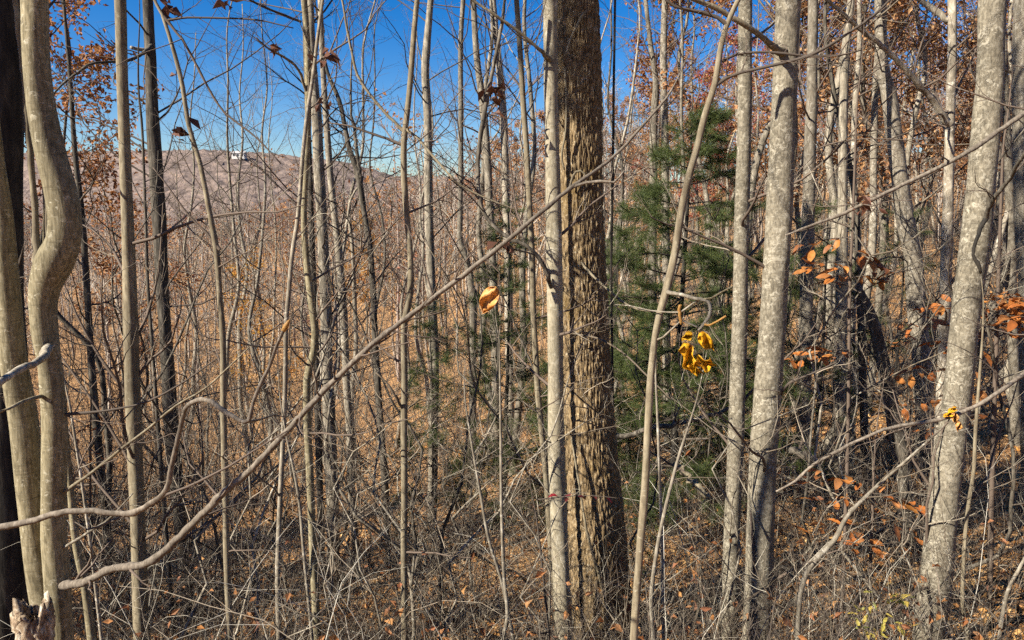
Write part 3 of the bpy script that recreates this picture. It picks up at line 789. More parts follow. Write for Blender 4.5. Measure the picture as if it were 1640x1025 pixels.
# --- the big furrowed oak: bark plates are displaced geometry
def big_oak():
    rg = np.random.default_rng(77)
    Y = 7.2
    pts = [(920, -200, 64), (925, 0, 67), (928, 133, 69), (931, 333, 69), (937, 509, 73), (941, 640, 78), (950, 784, 85), (957, 884, 91), (963, 1025, 97)]
    c, r = trace(pts, Y, 9.0, True, 0.03)
    r = np.minimum(r, RAD(97, 1025, Y))
    base = c[0].copy(); base[2] = float(H(base[0], base[1]))
    root = thing('oak_tree', 'massive furrowed oak trunk with mossy patches, the thickest in the picture', 'tree', base)
    ANCH.append((937, 'massive furrowed oak'))
    keep = (c[:, 2] < 2.2) | (np.arange(len(c)) % 10 == 0) | (np.arange(len(c)) == len(c) - 1)
    c, r = c[keep], r[keep]
    n, k = len(c), 260
    s = np.concatenate(([0], np.cumsum(np.linalg.norm(np.diff(c, axis=0), axis=1))))
    a = np.arange(k) * 2 * np.pi / k
    # cellular pattern of long plates, wrapped around the trunk
    CH = 0.115
    gx, gy = 64, int(s[-1] / CH) + 2
    jx = rg.uniform(0.1, 0.9, (gx, gy)); jy = rg.uniform(0, 1, (gx, gy)); hh = rg.uniform(0.4, 1.0, (gx, gy))
    A, S = np.meshgrid(a, s)
    warp = 0.5 * np.sin(S * 2.1 + 3 * np.sin(A * 2)) + 0.3 * np.sin(S * 6.3 + A * 7) + 0.18 * np.sin(S * 17 + A * 23)
    U = (A / (2 * np.pi) * gx + warp * 0.8) % gx; W = S / CH
    f1 = np.full(U.shape, 9.0); f2 = np.full(U.shape, 9.0); hid = np.zeros(U.shape)
    iu, iw = np.floor(U).astype(int), np.floor(W).astype(int)
    for dx in (-1, 0, 1):
        for dy in (-1, 0, 1):
            cx, cy = (iu + dx), np.clip(iw + dy, 0, gy - 1)
            d = np.hypot(U - (cx + jx[cx % gx, cy]), (W - (iw + dy + jy[cx % gx, cy])) * 0.75)
            better = d < f1
            f2 = np.where(better, f1, np.minimum(f2, d))
            hid = np.where(better, hh[cx % gx, cy], hid)
            f1 = np.where(better, d, f1)
    plate = np.clip((f2 - f1) * 2.4, 0, 1) ** 0.7 * hid
    fine = rg.normal(size=U.shape) * 0.13
    disp = (plate + fine) * 0.026 - 0.016
    flute = 0.02 * np.sin(3 * A + 0.5 * S) + 0.014 * np.sin(5 * A - 0.4 * S + 1)
    tan = norm(np.gradient(c, axis=0)); u = norm(np.cross(np.array([[0, 1.0, 0.02]]), tan)); v = np.cross(tan, u)
    R = r[:, None] + disp + flute * np.clip(1.1 - S / 5, 0.3, 1.1)
    V = c[:, None] + R[..., None] * (np.cos(a)[None, :, None] * u[:, None] + np.sin(a)[None, :, None] * v[:, None])
    i, j = np.meshgrid(np.arange(n - 1), np.arange(k), indexing='ij')
    Q = np.stack([i * k + j, i * k + (j + 1) % k, (i + 1) * k + (j + 1) % k, (i + 1) * k + j], -1).reshape(-1, 4)
    link('trunk', mesh_np('trunk', V.reshape(-1, 3) - base, None, Q), M['oak'], root)
    # thin vines on the bark
    for vp in ([(905, 110, 3, 6.95), (907, 160, 3, 6.94), (906, 210, 3, 6.94), (900, 250, 3, 6.95), (904, 272, 2, 6.95)],
               [(912, 300, 4, 6.96), (922, 275, 4, 6.93), (936, 278, 3, 6.93), (940, 300, 3, 6.94)],
               [(935, 20, 4, 6.95), (915, 60, 3, 6.94), (905, 90, 3, 6.94)],
               [(978, 1000, 5, 6.9), (962, 930, 5, 6.86), (940, 850, 4, 6.84), (925, 760, 3, 6.86), (915, 700, 2.5, 6.9)]):
        px_branch(root, base, vp, Y, 'olive', 6, name='vine')
    for i in range(9):
        hi = np.where(c[:, 2] > 3.5)[0]; q = c[int(rg.choice(hi))]
        T = Tubes(); al = rg.uniform(0, 6.28)
        grow(T, q, (math.cos(al), math.sin(al), 0.45), rg.uniform(2.5, 4.5), 0.05, 0, 2, rg, kids=(7, 5, 3))
        link('branch', T.mesh('branch', base), M['twig'], root)
    px_branch(root, base, [(930, 420, 4, 7.0), (960, 452, 3.6, 6.7), (1000, 485, 3.6, 6.5), (1030, 497, 3, 6.4), (1080, 500, 2, 6.3)], Y, 'olive', 6, twigs=4, tlen=0.4)
    px_branch(root, base, [(905, 532, 2.4, 6.9), (960, 543, 3, 6.5), (1000, 567, 3, 6.2), (1040, 605, 2.6, 6.0), (1075, 640, 2, 5.9)], Y, 'paletwig', 6, twigs=4, tlen=0.4)
    return root, base


big_oak()
rU, bU = tree('hanging_vine', 'thin black vine stem hanging straight down along the right side of the oak', 8.0, 'black',
     [(986, -60, 4), (985, 0, 4), (983, 133, 4.2), (982, 233, 4.5), (980, 333, 4.5), (979, 450, 4), (981, 600, 4), (985, 800, 4)], 4, 7, None, 0, 1, cat='vine', top_nb=0)

tree('pale_bark_tree', 'pale blotchy trunk seen high between the oak and the curved sapling', 19.0, 'pale',
     [(1067, -40, 9), (1065, 0, 10), (1063, 67, 11), (1063, 133, 11), (1065, 233, 12), (1066, 333, 12.5), (1067, 450, 13), (1068, 600, 13), (1070, 760, 13)], 6, 10, None, 8, 2.4, (0, 300), 0.55)
tree('pale_bark_tree', 'thin grey tree close beside the pale blotchy trunk, swollen near the fork', 20.0, 'grey',
     [(1030, -40, 6), (1036, 20, 7), (1042, 70, 8), (1050, 133, 10), (1047, 200, 13), (1046, 300, 13), (1045, 450, 13), (1045, 700, 13)], 5, 10, None, 6, 2.2, (0, 300), 0.55)
rW, bW = tree('sapling', 'curved grey-brown sapling bowing right at the top, holding the yellow leaf', 2.9, 'olive',
     [(1205, -50, 7), (1182, 0, 8), (1163, 43, 9), (1153, 83, 9.5), (1145, 133, 10), (1128, 187, 10.5), (1117, 233, 11), (1103, 283, 11.5), (1091, 338, 12), (1080, 409, 12.5), (1067, 465, 13), (1055, 509, 11.5), (1048, 549, 11.5), (1042, 609, 12), (1038, 680, 12), (1033, 784, 12.5), (1025, 884, 12.5), (1015, 1025, 12.5)], 1.0, 14, 'curved grey-brown sapling', 0, 0.5, step=0.05, top_nb=1)
px_branch(rW, bW, [(1147, 136, 6, 2.9), (1165, 124, 5, 2.9), (1187, 116, 5, 2.88), (1230, 106, 5, 2.85), (1277, 95, 4.8, 2.83), (1320, 78, 4.5, 2.8), (1363, 50, 4, 2.8), (1397, 27, 3.6, 2.8), (1430, -5, 3, 2.8), (1470, -50, 2.5, 2.8)], 2.9, 'darktwig', 8, twigs=6, tlen=0.3)
px_branch(rW, bW, [(1156, 99, 5, 2.9), (1180, 87, 4, 2.9), (1230, 83, 4, 2.88), (1283, 89, 3.6, 2.86), (1343, 89, 3, 2.85), (1380, 80, 2, 2.85)], 2.9, 'darktwig', 7, twigs=4, tlen=0.25)
px_branch(rW, bW, [(1163, 40, 7, 2.9), (1150, 28, 6, 2.9), (1125, 20, 5.5, 2.9), (1095, 14, 5, 2.9), (1080, 10, 4.5, 2.9), (1067, 0, 4.2, 2.9), (1040, -40, 4, 2.9)], 2.9, 'darktwig', 7, twigs=3, tlen=0.25)
px_branch(rW, bW, [(1068, 468, 8, 2.88), (1080, 470, 5.5, 2.84), (1092, 472, 5.5, 2.8), (1110, 478, 5.5, 2.76), (1126, 480, 6, 2.72), (1135, 484, 6, 2.7), (1138, 497, 5.5, 2.68), (1134, 510, 5.5, 2.67), (1126, 521, 5, 2.66), (1118, 529, 3.5, 2.66)], 2.9, 'grey', 9, step=0.02, lump=0.1, label='knobbly grey twig that holds the yellow leaf')
px_branch(rW, bW, [(1122, 479, 4, 2.74), (1110, 486, 3.4, 2.78), (1096, 496, 3, 2.8), (1089, 500, 2.6, 2.8), (1070, 500, 2.2, 2.84), (1040, 497, 2, 2.9), (1010, 490, 1.8, 2.95), (985, 488, 1.2, 3.0)], 2.9, 'pale', 6)
px_branch(rW, bW, [(1126, 479, 3.6, 2.72), (1140, 477, 3, 2.68), (1155, 468, 2.6, 2.66), (1172, 459, 2, 2.64)], 2.9, 'smooth', 6, name='twig')
px_branch(rW, bW, [(1128, 520, 4, 2.66), (1136, 521, 3.2, 2.64), (1150, 514, 2.8, 2.62), (1162, 506, 3.2, 2.6)], 2.9, 'bud', 6, name='twig')
px_branch(rW, bW, [(1050, 545, 4, 2.9), (1062, 540, 3, 2.86), (1078, 525, 2.6, 2.82), (1090, 514, 2.4, 2.8), (1096, 508, 2, 2.8)], 2.9, 'pale', 6, name='twig')
px_branch(rW, bW, [(1089, 488, 4.5, 2.8), (1088, 500, 5.5, 2.8), (1090, 512, 5, 2.8), (1091, 520, 3.5, 2.8)], 2.9, 'bud', 7, name='bud', step=0.01)
px_branch(rW, bW, [(1117, 524, 3, 2.66), (1106, 519, 2.6, 2.7), (1094, 514, 2.4, 2.76)], 2.9, 'pale', 6, name='twig')
lw = big_leaf(rW, bW, None, (1104, 572), 2.66, 0.125, 0.062, 0.42, M['yellowleaf'], 'leaf', 3, 1.3, 2)
lw['label'] = 'curled yellow leaf with brown spots'
big_leaf(rW, bW, None, (1131, 546), 2.64, 0.085, 0.05, 0.75, M['yellowleaf'], 'leaf', 5, 1.0)
big_leaf(rW, bW, None, (1100, 538), 2.67, 0.045, 0.035, -0.9, M['yellowleaf'], 'leaf', 6, 1.4)
big_leaf(rW, bW, None, (1127, 580), 2.65, 0.09, 0.055, 1.35, M['yellowleaf'], 'leaf', 7, 1.2, 2)
big_leaf(rW, bW, None, (1112, 590), 2.66, 0.075, 0.035, 1.1, M['yellowleaf'], 'leaf', 9, 1.2)

rX, bX = tree('smooth_bark_tree', 'mottled grey trunk right of the yellow leaf, beside the thicker pale trunk', 6.6, 'lichen',
     [(1196, -40, 21), (1194, 0, 21.5), (1192, 200, 22), (1188, 342, 23.5), (1185, 509, 24), (1179, 680, 25), (1175, 784, 25), (1171, 884, 25.5), (1168, 1025, 26)], 6, 22, 'mottled grey trunk', 4, 1.2, (0, 1000), 0.5, step=0.08)
rY, bY = tree('lichen_bark_tree', 'thick pale lichen-spotted trunk, right of the mottled grey one', 5.8, 'lichen',
     [(1266, -40, 39), (1263, 0, 39), (1255, 167, 38), (1248, 333, 39.5), (1237, 509, 41.5), (1227, 676, 42), (1218, 850, 43.5), (1212, 1025, 44)], 7, 30, 'thick pale lichen-spotted trunk', 4, 1.4, (300, 1000), 0.5, step=0.06)
px_branch(rY, bY, [(1252, 84, 16, 5.75), (1240, 76, 10, 5.62), (1230, 67, 9, 5.55), (1203, 47, 8.5, 5.45), (1173, 28, 8, 5.4), (1140, 10, 7.5, 5.35), (1113, 0, 7, 5.3), (1070, -25, 6, 5.2)], 5.8, 'olive', 10)
px_branch(rY, bY, [(1250, 630, 7, 5.7), (1256, 622, 5, 5.6), (1270, 610, 4, 5.5), (1297, 600, 3, 5.45), (1340, 580, 2, 5.4)], 5.8, 'darktwig', 7, twigs=4, tlen=0.4)
rZ, bZ = tree('lichen_bark_tree', 'thick pale lichen-spotted trunk leaning right, near the right edge', 5.6, 'lichen',
     [(1594, -40, 38), (1590, 0, 38.5), (1585, 133, 38.5), (1575, 250, 40.5), (1566, 342, 42), (1549, 475, 42), (1540, 575, 41), (1532, 650, 42), (1525, 700, 42), (1513, 784, 44.5), (1503, 884, 46), (1487, 1025, 46)], 7, 30, 'thick leaning lichen-spotted trunk', 4, 1.4, (0, 1000), 0.5, step=0.06)
px_branch(rZ, bZ, [(1578, 349, 8, 5.42), (1570, 367, 6, 5.38), (1563, 385, 5, 5.36), (1558, 409, 5, 5.36), (1566, 422, 6, 5.36), (1571, 438, 4, 5.37)], 5.6, 'black', 7, name='dead_branch')
px_branch(rZ, bZ, [(1578, 350, 8, 5.42), (1584, 333, 6.5, 5.35), (1597, 310, 6.5, 5.2), (1617, 287, 6, 5.1), (1627, 268, 6, 5.0), (1645, 240, 5, 4.9), (1700, 160, 4, 4.7)], 5.6, 'dark', 8, twigs=3, tlen=0.4)
rAA, bAA = tree('smooth_bark_tree', 'slim smooth tan trunk left of the thick leaning trunk at the right', 8.8, 'pale',
     [(1525, -40, 13), (1525, 0, 13), (1525, 83, 13), (1522, 167, 13.5), (1520, 267, 14.5), (1518, 342, 16), (1515, 425, 17), (1513, 492, 17), (1511, 575, 16), (1507, 659, 16), (1500, 800, 17), (1492, 960, 17)], 6, 14, None, 4, 1.6, (0, 700), 0.5)
px_branch(rAA, bAA, [(1518, 200, 13, 8.8), (1510, 187, 11, 8.75), (1493, 160, 10, 8.7), (1467, 130, 9, 8.6), (1423, 83, 7.5, 8.5), (1370, 40, 6.5, 8.4), (1325, 0, 5.5, 8.3), (1290, -30, 5, 8.2)], 8.8, 'pale', 9, twigs=8, tlen=1.0)
px_branch(rAA, bAA, [(1522, 30, 8, 8.8), (1517, 33, 9, 8.85), (1500, 18, 9, 8.9), (1473, 0, 8, 9.0), (1440, -30, 7, 9.0)], 8.8, 'grey', 8)
tree('birch_like_tree', 'broad white-mottled trunk left of the slim tan one, fainter and further back', 14.6, 'pale',
     [(1408, -40, 18), (1410, 0, 18), (1413, 100, 19), (1423, 150, 22), (1430, 200, 24), (1440, 283, 25), (1448, 342, 26), (1463, 425, 27), (1468, 492, 27), (1475, 560, 27), (1480, 640, 27), (1480, 760, 28), (1478, 900, 29)], 7, 18, 'broad white-mottled trunk', 7, 2.2, (0, 500), 0.5, step=0.1)
tree('dead_snag', 'dark broken leaning snag between the thick pale trunk and the white-mottled one', 9.6, 'dark',
     [(1372, 452, 4), (1380, 470, 11), (1397, 509, 17), (1410, 559, 19), (1420, 609, 20), (1430, 659, 20), (1440, 700, 20), (1447, 750, 21), (1457, 850, 21), (1466, 960, 22)], None, 16, 'dark broken snag', 3, 1.0, (460, 800), 0.3, 'darktwig', lump=0.12, cat='dead tree')
tree('dark_rough_tree', 'thin crooked black tree in the orange foliage, above the snag', 13.0, 'dark',
     [(1322, 60, 6), (1333, 133, 7.5), (1345, 200, 8.5), (1357, 250, 9.5), (1370, 317, 10), (1374, 400, 10), (1378, 500, 11), (1383, 650, 12), (1386, 800, 12)], 2.5, 10, None, 8, 2.0, (40, 500), 0.4, 'darktwig')
tree('grey_rough_tree', 'grey trunk with dark shaded side behind the thick pale trunk, first to its right', 12.5, 'pale',
     [(1302, 0, 15), (1300, 150, 17), (1296, 300, 19), (1292, 450, 21), (1290, 542, 21), (1287, 642, 21), (1284, 760, 22), (1280, 880, 22)], 7, 14, None, 6, 2.0, (0, 400), 0.5)
tree('grey_rough_tree', 'grey rough pole standing left of the dark broken snag', 12.6, 'grey',
     [(1352, 130, 13), (1350, 300, 15), (1347, 490, 18), (1345, 575, 18.5), (1343, 675, 19), (1341, 780, 18), (1338, 960, 18)], 5, 14, 'grey rough pole by the snag', 5, 1.6, (100, 600), 0.5)
tree('pale_bark_tree', 'thin pale twin pole close behind the grey pole by the snag', 14.0, 'pale',
     [(1368, 200, 9), (1366, 400, 11), (1364, 560, 11), (1362, 720, 12), (1360, 830, 12)], 6, 10, None, 5, 1.8, (100, 500), 0.5)
tree('pale_bark_tree', 'grey trunk at the right edge, right of the leaning lichen-spotted trunk', 15.0, 'pale',
     [(1612, 200, 12), (1618, 350, 13), (1622, 525, 14.5), (1625, 640, 15), (1627, 700, 15), (1628, 800, 15)], 7, 12, None, 5, 2.0, (0, 600), 0.5)
tree('pale_bark_tree', 'broad pale trunk rising out of the top right corner', 10.5, 'pale',
     [(1650, -40, 44), (1648, 100, 46), (1650, 250, 48), (1658, 450, 50), (1668, 700, 54)], 7, 16, None, 5, 2.0, (0, 600), 0.5)
tree('sapling', 'thin tan sapling in the bottom right, right of the leaning trunk', 5.0, 'olive',
     [(1572, 560, 3.5), (1563, 684, 6), (1560, 750, 6), (1550, 817, 6), (1544, 884, 6), (1542, 967, 6.5), (1550, 1025, 7)], 0.5, 8, None, 5, 0.6, (500, 1000), 0.6, 'paletwig')
tree('sapling', 'pale forked sapling in the bottom right corner', 4.5, 'pale',
     [(1652, 860, 4), (1640, 897, 5), (1613, 950, 6), (1600, 1025, 6.5)], 0.4, 8, None, 4, 0.6, (800, 1025), 0.6, 'paletwig')
tree('arching_shrub', 'pale stem arching right from the base of the thick lichen-spotted trunk', 4.6, 'pale',
     [(1530, 665, 2.5), (1463, 727, 4), (1403, 780, 5.5), (1357, 827, 7), (1337, 864, 8), (1303, 900, 8.5), (1287, 930, 8.5), (1280, 967, 8), (1277, 1025, 8)], 0.3, 9, None, 8, 0.5, (650, 1000), 0.5, 'paletwig', cat='shrub', step=0.05)
tree('sapling', 'forked pale sapling between the oak and the mottled grey trunk, low down', 4.6, 'pale',
     [(1110, 660, 3), (1097, 700, 4.5), (1080, 757, 5.5), (1058, 850, 6.5), (1047, 917, 7), (1043, 967, 7), (1047, 1025, 7.5)], 0.4, 8, None, 7, 0.5, (640, 1000), 0.5, 'paletwig', step=0.06)
tree('sapling', 'upright thin pale stem low down, just right of the curved sapling', 5.0, 'pale',
     [(1050, 600, 3), (1054, 690, 4.5), (1057, 780, 5), (1060, 870, 5.5), (1062, 1025, 6)], 0.4, 8, None, 5, 0.5, (640, 1000), 0.5, 'paletwig', step=0.06)
tree('sapling', 'thin whitish stem low down beside the pale wavy stem', 5.2, 'pale',
     [(452, 660, 2.5), (460, 704, 3.5), (478, 794, 5), (488, 900, 5.5), (500, 1025, 6)], 0.3, 8, None, 5, 0.5, (640, 1000), 0.5, 'paletwig', step=0.06)
tree('sapling', 'thin whitish stem leaning left in the undergrowth, left of the oak', 5.0, 'pale',
     [(745, 640, 2.5), (753, 694, 4), (767, 777, 4.5), (783, 864, 5), (803, 930, 5), (822, 1025, 5.5)], 0.3, 8, None, 5, 0.5, (640, 1000), 0.5, 'paletwig', step=0.06)
tree('sapling', 'upright whitish stem in the undergrowth, nearest the long thin grey sapling', 4.8, 'pale',
     [(800, 560, 2.5), (802, 684, 4.5), (803, 800, 5), (807, 917, 6), (813, 984, 6.5), (806, 1025, 7)], 0.3, 8, None, 6, 0.5, (560, 1000), 0.5, 'paletwig', step=0.06)
tree('sapling', 'pale thin sapling right beside the twin-stemmed tree, behind its diagonal branch', 4.2, 'smooth',
     [(92, 560, 5), (101, 650, 8), (107, 717, 9.5), (113, 784, 10.5), (122, 870, 12), (136, 940, 12.5), (147, 1025, 13.5)], 1.0, 12, None, 3, 0.6, (560, 1000), 0.6, step=0.06)
tree('sapling', 'whip-thin pale stem just right of the sapling by the twin-stemmed tree', 4.4, 'pale',
     [(112, 650, 3), (120, 700, 4), (133, 784, 4.5), (147, 890, 5), (163, 1025, 5.5)], 0.5, 8, None, 4, 0.5, (640, 1000), 0.6, 'paletwig', step=0.06)
tree('dark_rough_tree', 'thin dark tree between the twin-stemmed tree and the olive-brown trunk', 12.0, 'dark',
     [(112, 120, 6), (120, 240, 8), (130, 333, 9), (137, 425, 9.5), (142, 509, 10), (147, 592, 11), (155, 684, 12), (163, 760, 12), (172, 860, 12)], 3, 10, None, 9, 1.6, (100, 700), 0.4, 'darktwig')
tree('dark_rough_tree', 'whip-thin dark sapling between the olive-brown trunk and the dark rough one', 8.0, 'dark',
     [(228, 210, 4), (233, 342, 4.5), (236, 442, 5.5), (243, 542, 6), (250, 640, 6.5), (262, 800, 7)], 1.5, 8, None, 7, 1.0, (200, 800), 0.5, 'darktwig')


# --- tree outside the right edge whose branches droop into the picture
def right_edge_tree():
    rg = np.random.default_rng(8)
    c, r = trace([(1800, -150, 30), (1790, 300, 34), (1780, 700, 38), (1770, 1025, 40)], 4.2, 4, True, 0.1)
    base = c[0].copy(); base[2] = float(H(base[0], base[1]))
    root = thing('young_tree', 'tree beyond the right edge whose two long thin branches slant down leftwards into view', 'tree', base)
    link('trunk', trunk_mesh('trunk', c, r, 16, rg, 0.04, base), M['olive'], root)
    px_branch(root, base, [(1790, 90, 12, 4.2), (1700, 142, 9, 4.0), (1640, 182, 8, 3.9), (1597, 212, 7.5, 3.85), (1550, 243, 7, 3.8), (1507, 267, 6.5, 3.78), (1447, 295, 6, 3.75), (1397, 320, 5.5, 3.72), (1353, 341, 5, 3.7), (1297, 362, 4, 3.7), (1258, 377, 2.4, 3.7)], 4, 'branch', 8, twigs=7, tlen=0.45, label='long thin branch slanting down past the leaning trunk')
    px_branch(root, base, [(1782, 520, 12, 4.2), (1700, 565, 8, 4.0), (1640, 599, 7, 3.9), (1613, 619, 6.5, 3.85), (1583, 639, 6, 3.8), (1547, 657, 6, 3.78), (1507, 672, 6, 3.76), (1430, 684, 5.5, 3.75), (1390, 699, 5, 3.72), (1347, 719, 5, 3.7), (1303, 744, 4.6, 3.7), (1273, 771, 4, 3.7), (1243, 787, 2.6, 3.7)], 4, 'branch', 8, twigs=8, tlen=0.4)
    leaf_cluster(root, base, 1380, 330, 3.72, 8, 0.075, 'deadleaf', 0.03)
    for k, (x, y, L, W, ti) in enumerate([(1528, 668, 0.075, 0.04, 0.5), (1519, 662, 0.06, 0.035, -0.8), (1534, 682, 0.06, 0.03, 0.1), (1525, 655, 0.04, 0.03, 2.2)]):
        big_leaf(root, base, None, (x, y), 3.74, L, W, ti, M['yellowleaf'] if k % 2 else M['hangleaf'], 'leaf', 20 + k, 1.2)


right_edge_tree()


# --- beech saplings that still hold their orange leaves: every leaf is an object
def leaf_meshes(n, seed, W=0.52):
    rg = np.random.default_rng(seed); out = []
    for q in range(n):
        a, b = 7, 5
        t = np.linspace(0, 1, a); s = np.linspace(-1, 1, b)
        V = []
        c1, c2, tw = rg.uniform(-0.25, 0.25), rg.uniform(0.05, 0.35), rg.uniform(-0.3, 0.3)
        for i in range(a):
            w = W / 2 * math.sin(math.pi * min(1, t[i] ** 0.85)) ** 0.8 + 0.004
            for j in range(b):
                V.append((t[i], w * s[j], c1 * math.sin(math.pi * t[i]) + c2 * abs(s[j]) * w * 1.6 + tw * w * s[j] * t[i] + 0.02 * math.sin(6 * t[i] * 3 + 2 * s[j])))
        i, j = np.meshgrid(np.arange(a - 1), np.arange(b - 1), indexing='ij')
        Q = np.stack([i * b + j, i * b + j + 1, (i + 1) * b + j + 1, (i + 1) * b + j], -1).reshape(-1, 4)
        out.append(mesh_np('leaf', np.array(V), None, Q))
    return out


def objleaf(name, cols):
    """one colour per object, picked at random"""
    m, nt, b = new_mat(name); b.inputs['Roughness'].default_value = 0.55
    oi = N(nt, 'ShaderNodeObjectInfo')
    col = ramp(nt, oi.outputs['Random'], [((i + 0.5) / len(cols), c) for i, c in enumerate(cols)]).outputs[0]
    tc = N(nt, 'ShaderNodeTexCoord'); n1 = N(nt, 'ShaderNodeTexNoise', Scale=4.0, Detail=3.0); nt.links.new(tc.outputs['Object'], n1.inputs['Vector'])
    v = ramp(nt, n1.outputs[0], [(0.3, (0.7,) * 3), (0.7, (1.15,) * 3)]).outputs[0]
    col = mix(nt, 1.0, col, v, 'MULTIPLY')
    nt.links.new(col, b.inputs['Base Color'])
    t = N(nt, 'ShaderNodeBsdfTranslucent'); nt.links.new(col, t.inputs[0])
    ms = nt.nodes.new('ShaderNodeMixShader'); ms.inputs[0].default_value = 0.3
    nt.links.new(b.outputs[0], ms.inputs[1]); nt.links.new(t.outputs[0], ms.inputs[2])
    nt.links.new(ms.outputs[0], nt.nodes['Material Output'].inputs['Surface'])
    return m


M['beechleaf'] = objleaf('beech_leaf', [(0.44, 0.155, 0.035), (0.34, 0.11, 0.03), (0.50, 0.21, 0.05), (0.22, 0.085, 0.035), (0.42, 0.18, 0.06)])
M['crimson'] = objleaf('crimson_leaf', [(0.26, 0.025, 0.03), (0.18, 0.025, 0.03), (0.12, 0.03, 0.025)])
M['olivegold'] = objleaf('olive_gold_leaf', [(0.36, 0.30, 0.06), (0.50, 0.36, 0.08), (0.24, 0.26, 0.06)])
LEAFM = {}
for nm, W in (('beechleaf', 0.42), ('crimson', 0.6), ('olivegold', 0.3)):
    LEAFM[nm] = leaf_meshes(5, 31 + len(nm), W)
    for me in LEAFM[nm]: me.materials.append(M[nm])


def put_leaf(root, base, pos, d, size, kind, rg, flat=0.25):
    o = link('leaf', LEAFM[kind][rg.integers(5)], None, root)
    o.location = [float(v) for v in (pos - base)]
    q = Vector(d).to_track_quat('X', 'Z').to_euler()
    o.rotation_euler = (q.x + rg.normal() * flat * 1.2, q.y + rg.normal() * flat, q.z + rg.normal() * flat)
    s = float(size * rg.uniform(0.75, 1.2)); o.scale = (s, s, s)
    return o


def spray(root, base, p0, p1, Y, n, size, kind, rg, mat='darktwig', w=2.4, droop=0.3):
    """a flat leafy twig between two pixels"""
    Y0, Y1 = Y if isinstance(Y, tuple) else (Y, Y)
    a, b = P(*p0, Y0), P(*p1, Y1)
    mid = (a + b) / 2 + np.array((0, 0, 0.03))
    c = resample(np.array([a, mid, b]), 0.05)
    r = np.linspace(RAD(w, p0[1], Y0), 0.0012, len(c))
    link('twig', trunk_mesh('twig', c, r, 5, rg, 0.03, base), M[mat], root)
    ax = norm(b - a)
    sd = norm(np.cross(ax, np.array((0, 0, 1.0))))
    n = int(n * 1.7)
    for i in range(n):
        t = 0.15 + 0.85 * (i + rg.uniform(0, 0.6)) / n
        q = a * (1 - t) ** 2 + 2 * mid * t * (1 - t) + b * t * t
        sgn = 1 if i % 2 else -1
        dv = norm(ax * rg.uniform(0.3, 0.9) + sd * sgn * rg.uniform(0.4, 1) + np.array((0, 0, -droop * rg.uniform(0.2, 1.4))))
        put_leaf(root, base, q + dv * 0.02 + rg.normal(size=3) * 0.02, dv, size, kind, rg)


def beech(label, trunk_px, Y, sprays, kind='beechleaf', mat='twig', size=0.10, up=0.8, cat='sapling', name='beech_sapling'):
    rg = np.random.default_rng(hash_str(label))
    c, r = trace(trunk_px, Y, up, True, 0.08)
    base = c[0].copy(); base[2] = float(H(base[0], base[1]))
    root = thing(name, label, cat, base)
    link('trunk', trunk_mesh('trunk', c, r, 8, rg, 0.04, base), M[mat], root)
    for sp in sprays:
        spray(root, base, sp[0], sp[1], sp[2], sp[3], sp[4] if len(sp) > 4 else size, kind, rg)
    return root, base


beech('beech sapling with tiers of orange leaves on both sides of the leaning lichen-spotted trunk', [(1606, 250, 4), (1600, 420, 5.5), (1594, 600, 7), (1588, 800, 8), (1584, 1025, 9)], 6.9,
      [((1600, 500), (1470, 492), (6.9, 6.6), 9), ((1590, 485), (1660, 488), (6.9, 6.3), 13), ((1590, 505), (1665, 505), (6.9, 6.6), 13), ((1590, 495), (1655, 478), (6.9, 6.9), 10), ((1598, 510), (1660, 512), (6.9, 6.0), 9), ((1600, 530), (1440, 520), (6.9, 7.0), 8),
       ((1598, 560), (1430, 548), (6.9, 6.8), 8), ((1596, 590), (1425, 600), (6.9, 6.6), 8), ((1594, 620), (1440, 655), (6.9, 6.4), 7), ((1600, 480), (1560, 478), (6.9, 6.2), 4),
       ((1598, 540), (1655, 520), (6.9, 7.2), 7), ((1592, 660), (1470, 690), (6.9, 6.6), 5), ((1600, 480), (1620, 470), (6.9, 7.3), 5)], size=0.15)
beech('reddish thin beech sapling with dark orange sprays, between the thick pale trunk and the snag', [(1372, 180, 3), (1366, 350, 4.5), (1361, 470, 5), (1358, 700, 6), (1352, 900, 7)], 6.6,
      [((1364, 420), (1290, 432), (6.6, 6.4), 7), ((1364, 400), (1415, 432), (6.6, 6.4), 7), ((1362, 445), (1418, 448), (6.6, 6.5), 6), ((1363, 380), (1285, 398), (6.6, 6.8), 6),
       ((1360, 560), (1262, 578), (6.6, 6.2), 8), ((1360, 570), (1300, 568), (6.6, 6.0), 5), ((1358, 440), (1320, 455), (6.6, 6.0), 4)], size=0.135)
beech('low golden-orange beech sprays at the foot of the snag', [(1400, 740, 3), (1396, 850, 5), (1390, 1000, 6)], 5.9,
      [((1398, 770), (1280, 762), (5.9, 5.7), 7), ((1396, 800), (1290, 800), (5.9, 5.6), 5), ((1397, 790), (1470, 812), (5.9, 5.8), 6), ((1395, 840), (1300, 856), (5.9, 5.5), 5), ((1395, 860), (1375, 885), (5.9, 5.6), 4), ((1396, 820), (1470, 860), (5.9, 5.9), 4)], size=0.135)
beech('shrub with crimson leaves low in front of the oak', [(850, 780, 2), (862, 850, 3), (880, 1025, 4)], 5.2,
      [((862, 810), (945, 788), (5.2, 4.9), 2, 0.075), ((862, 800), (1012, 800), (5.2, 5.0), 2, 0.07)], 'crimson', 'darktwig', up=0.1, cat='shrub', name='crimson_shrub')
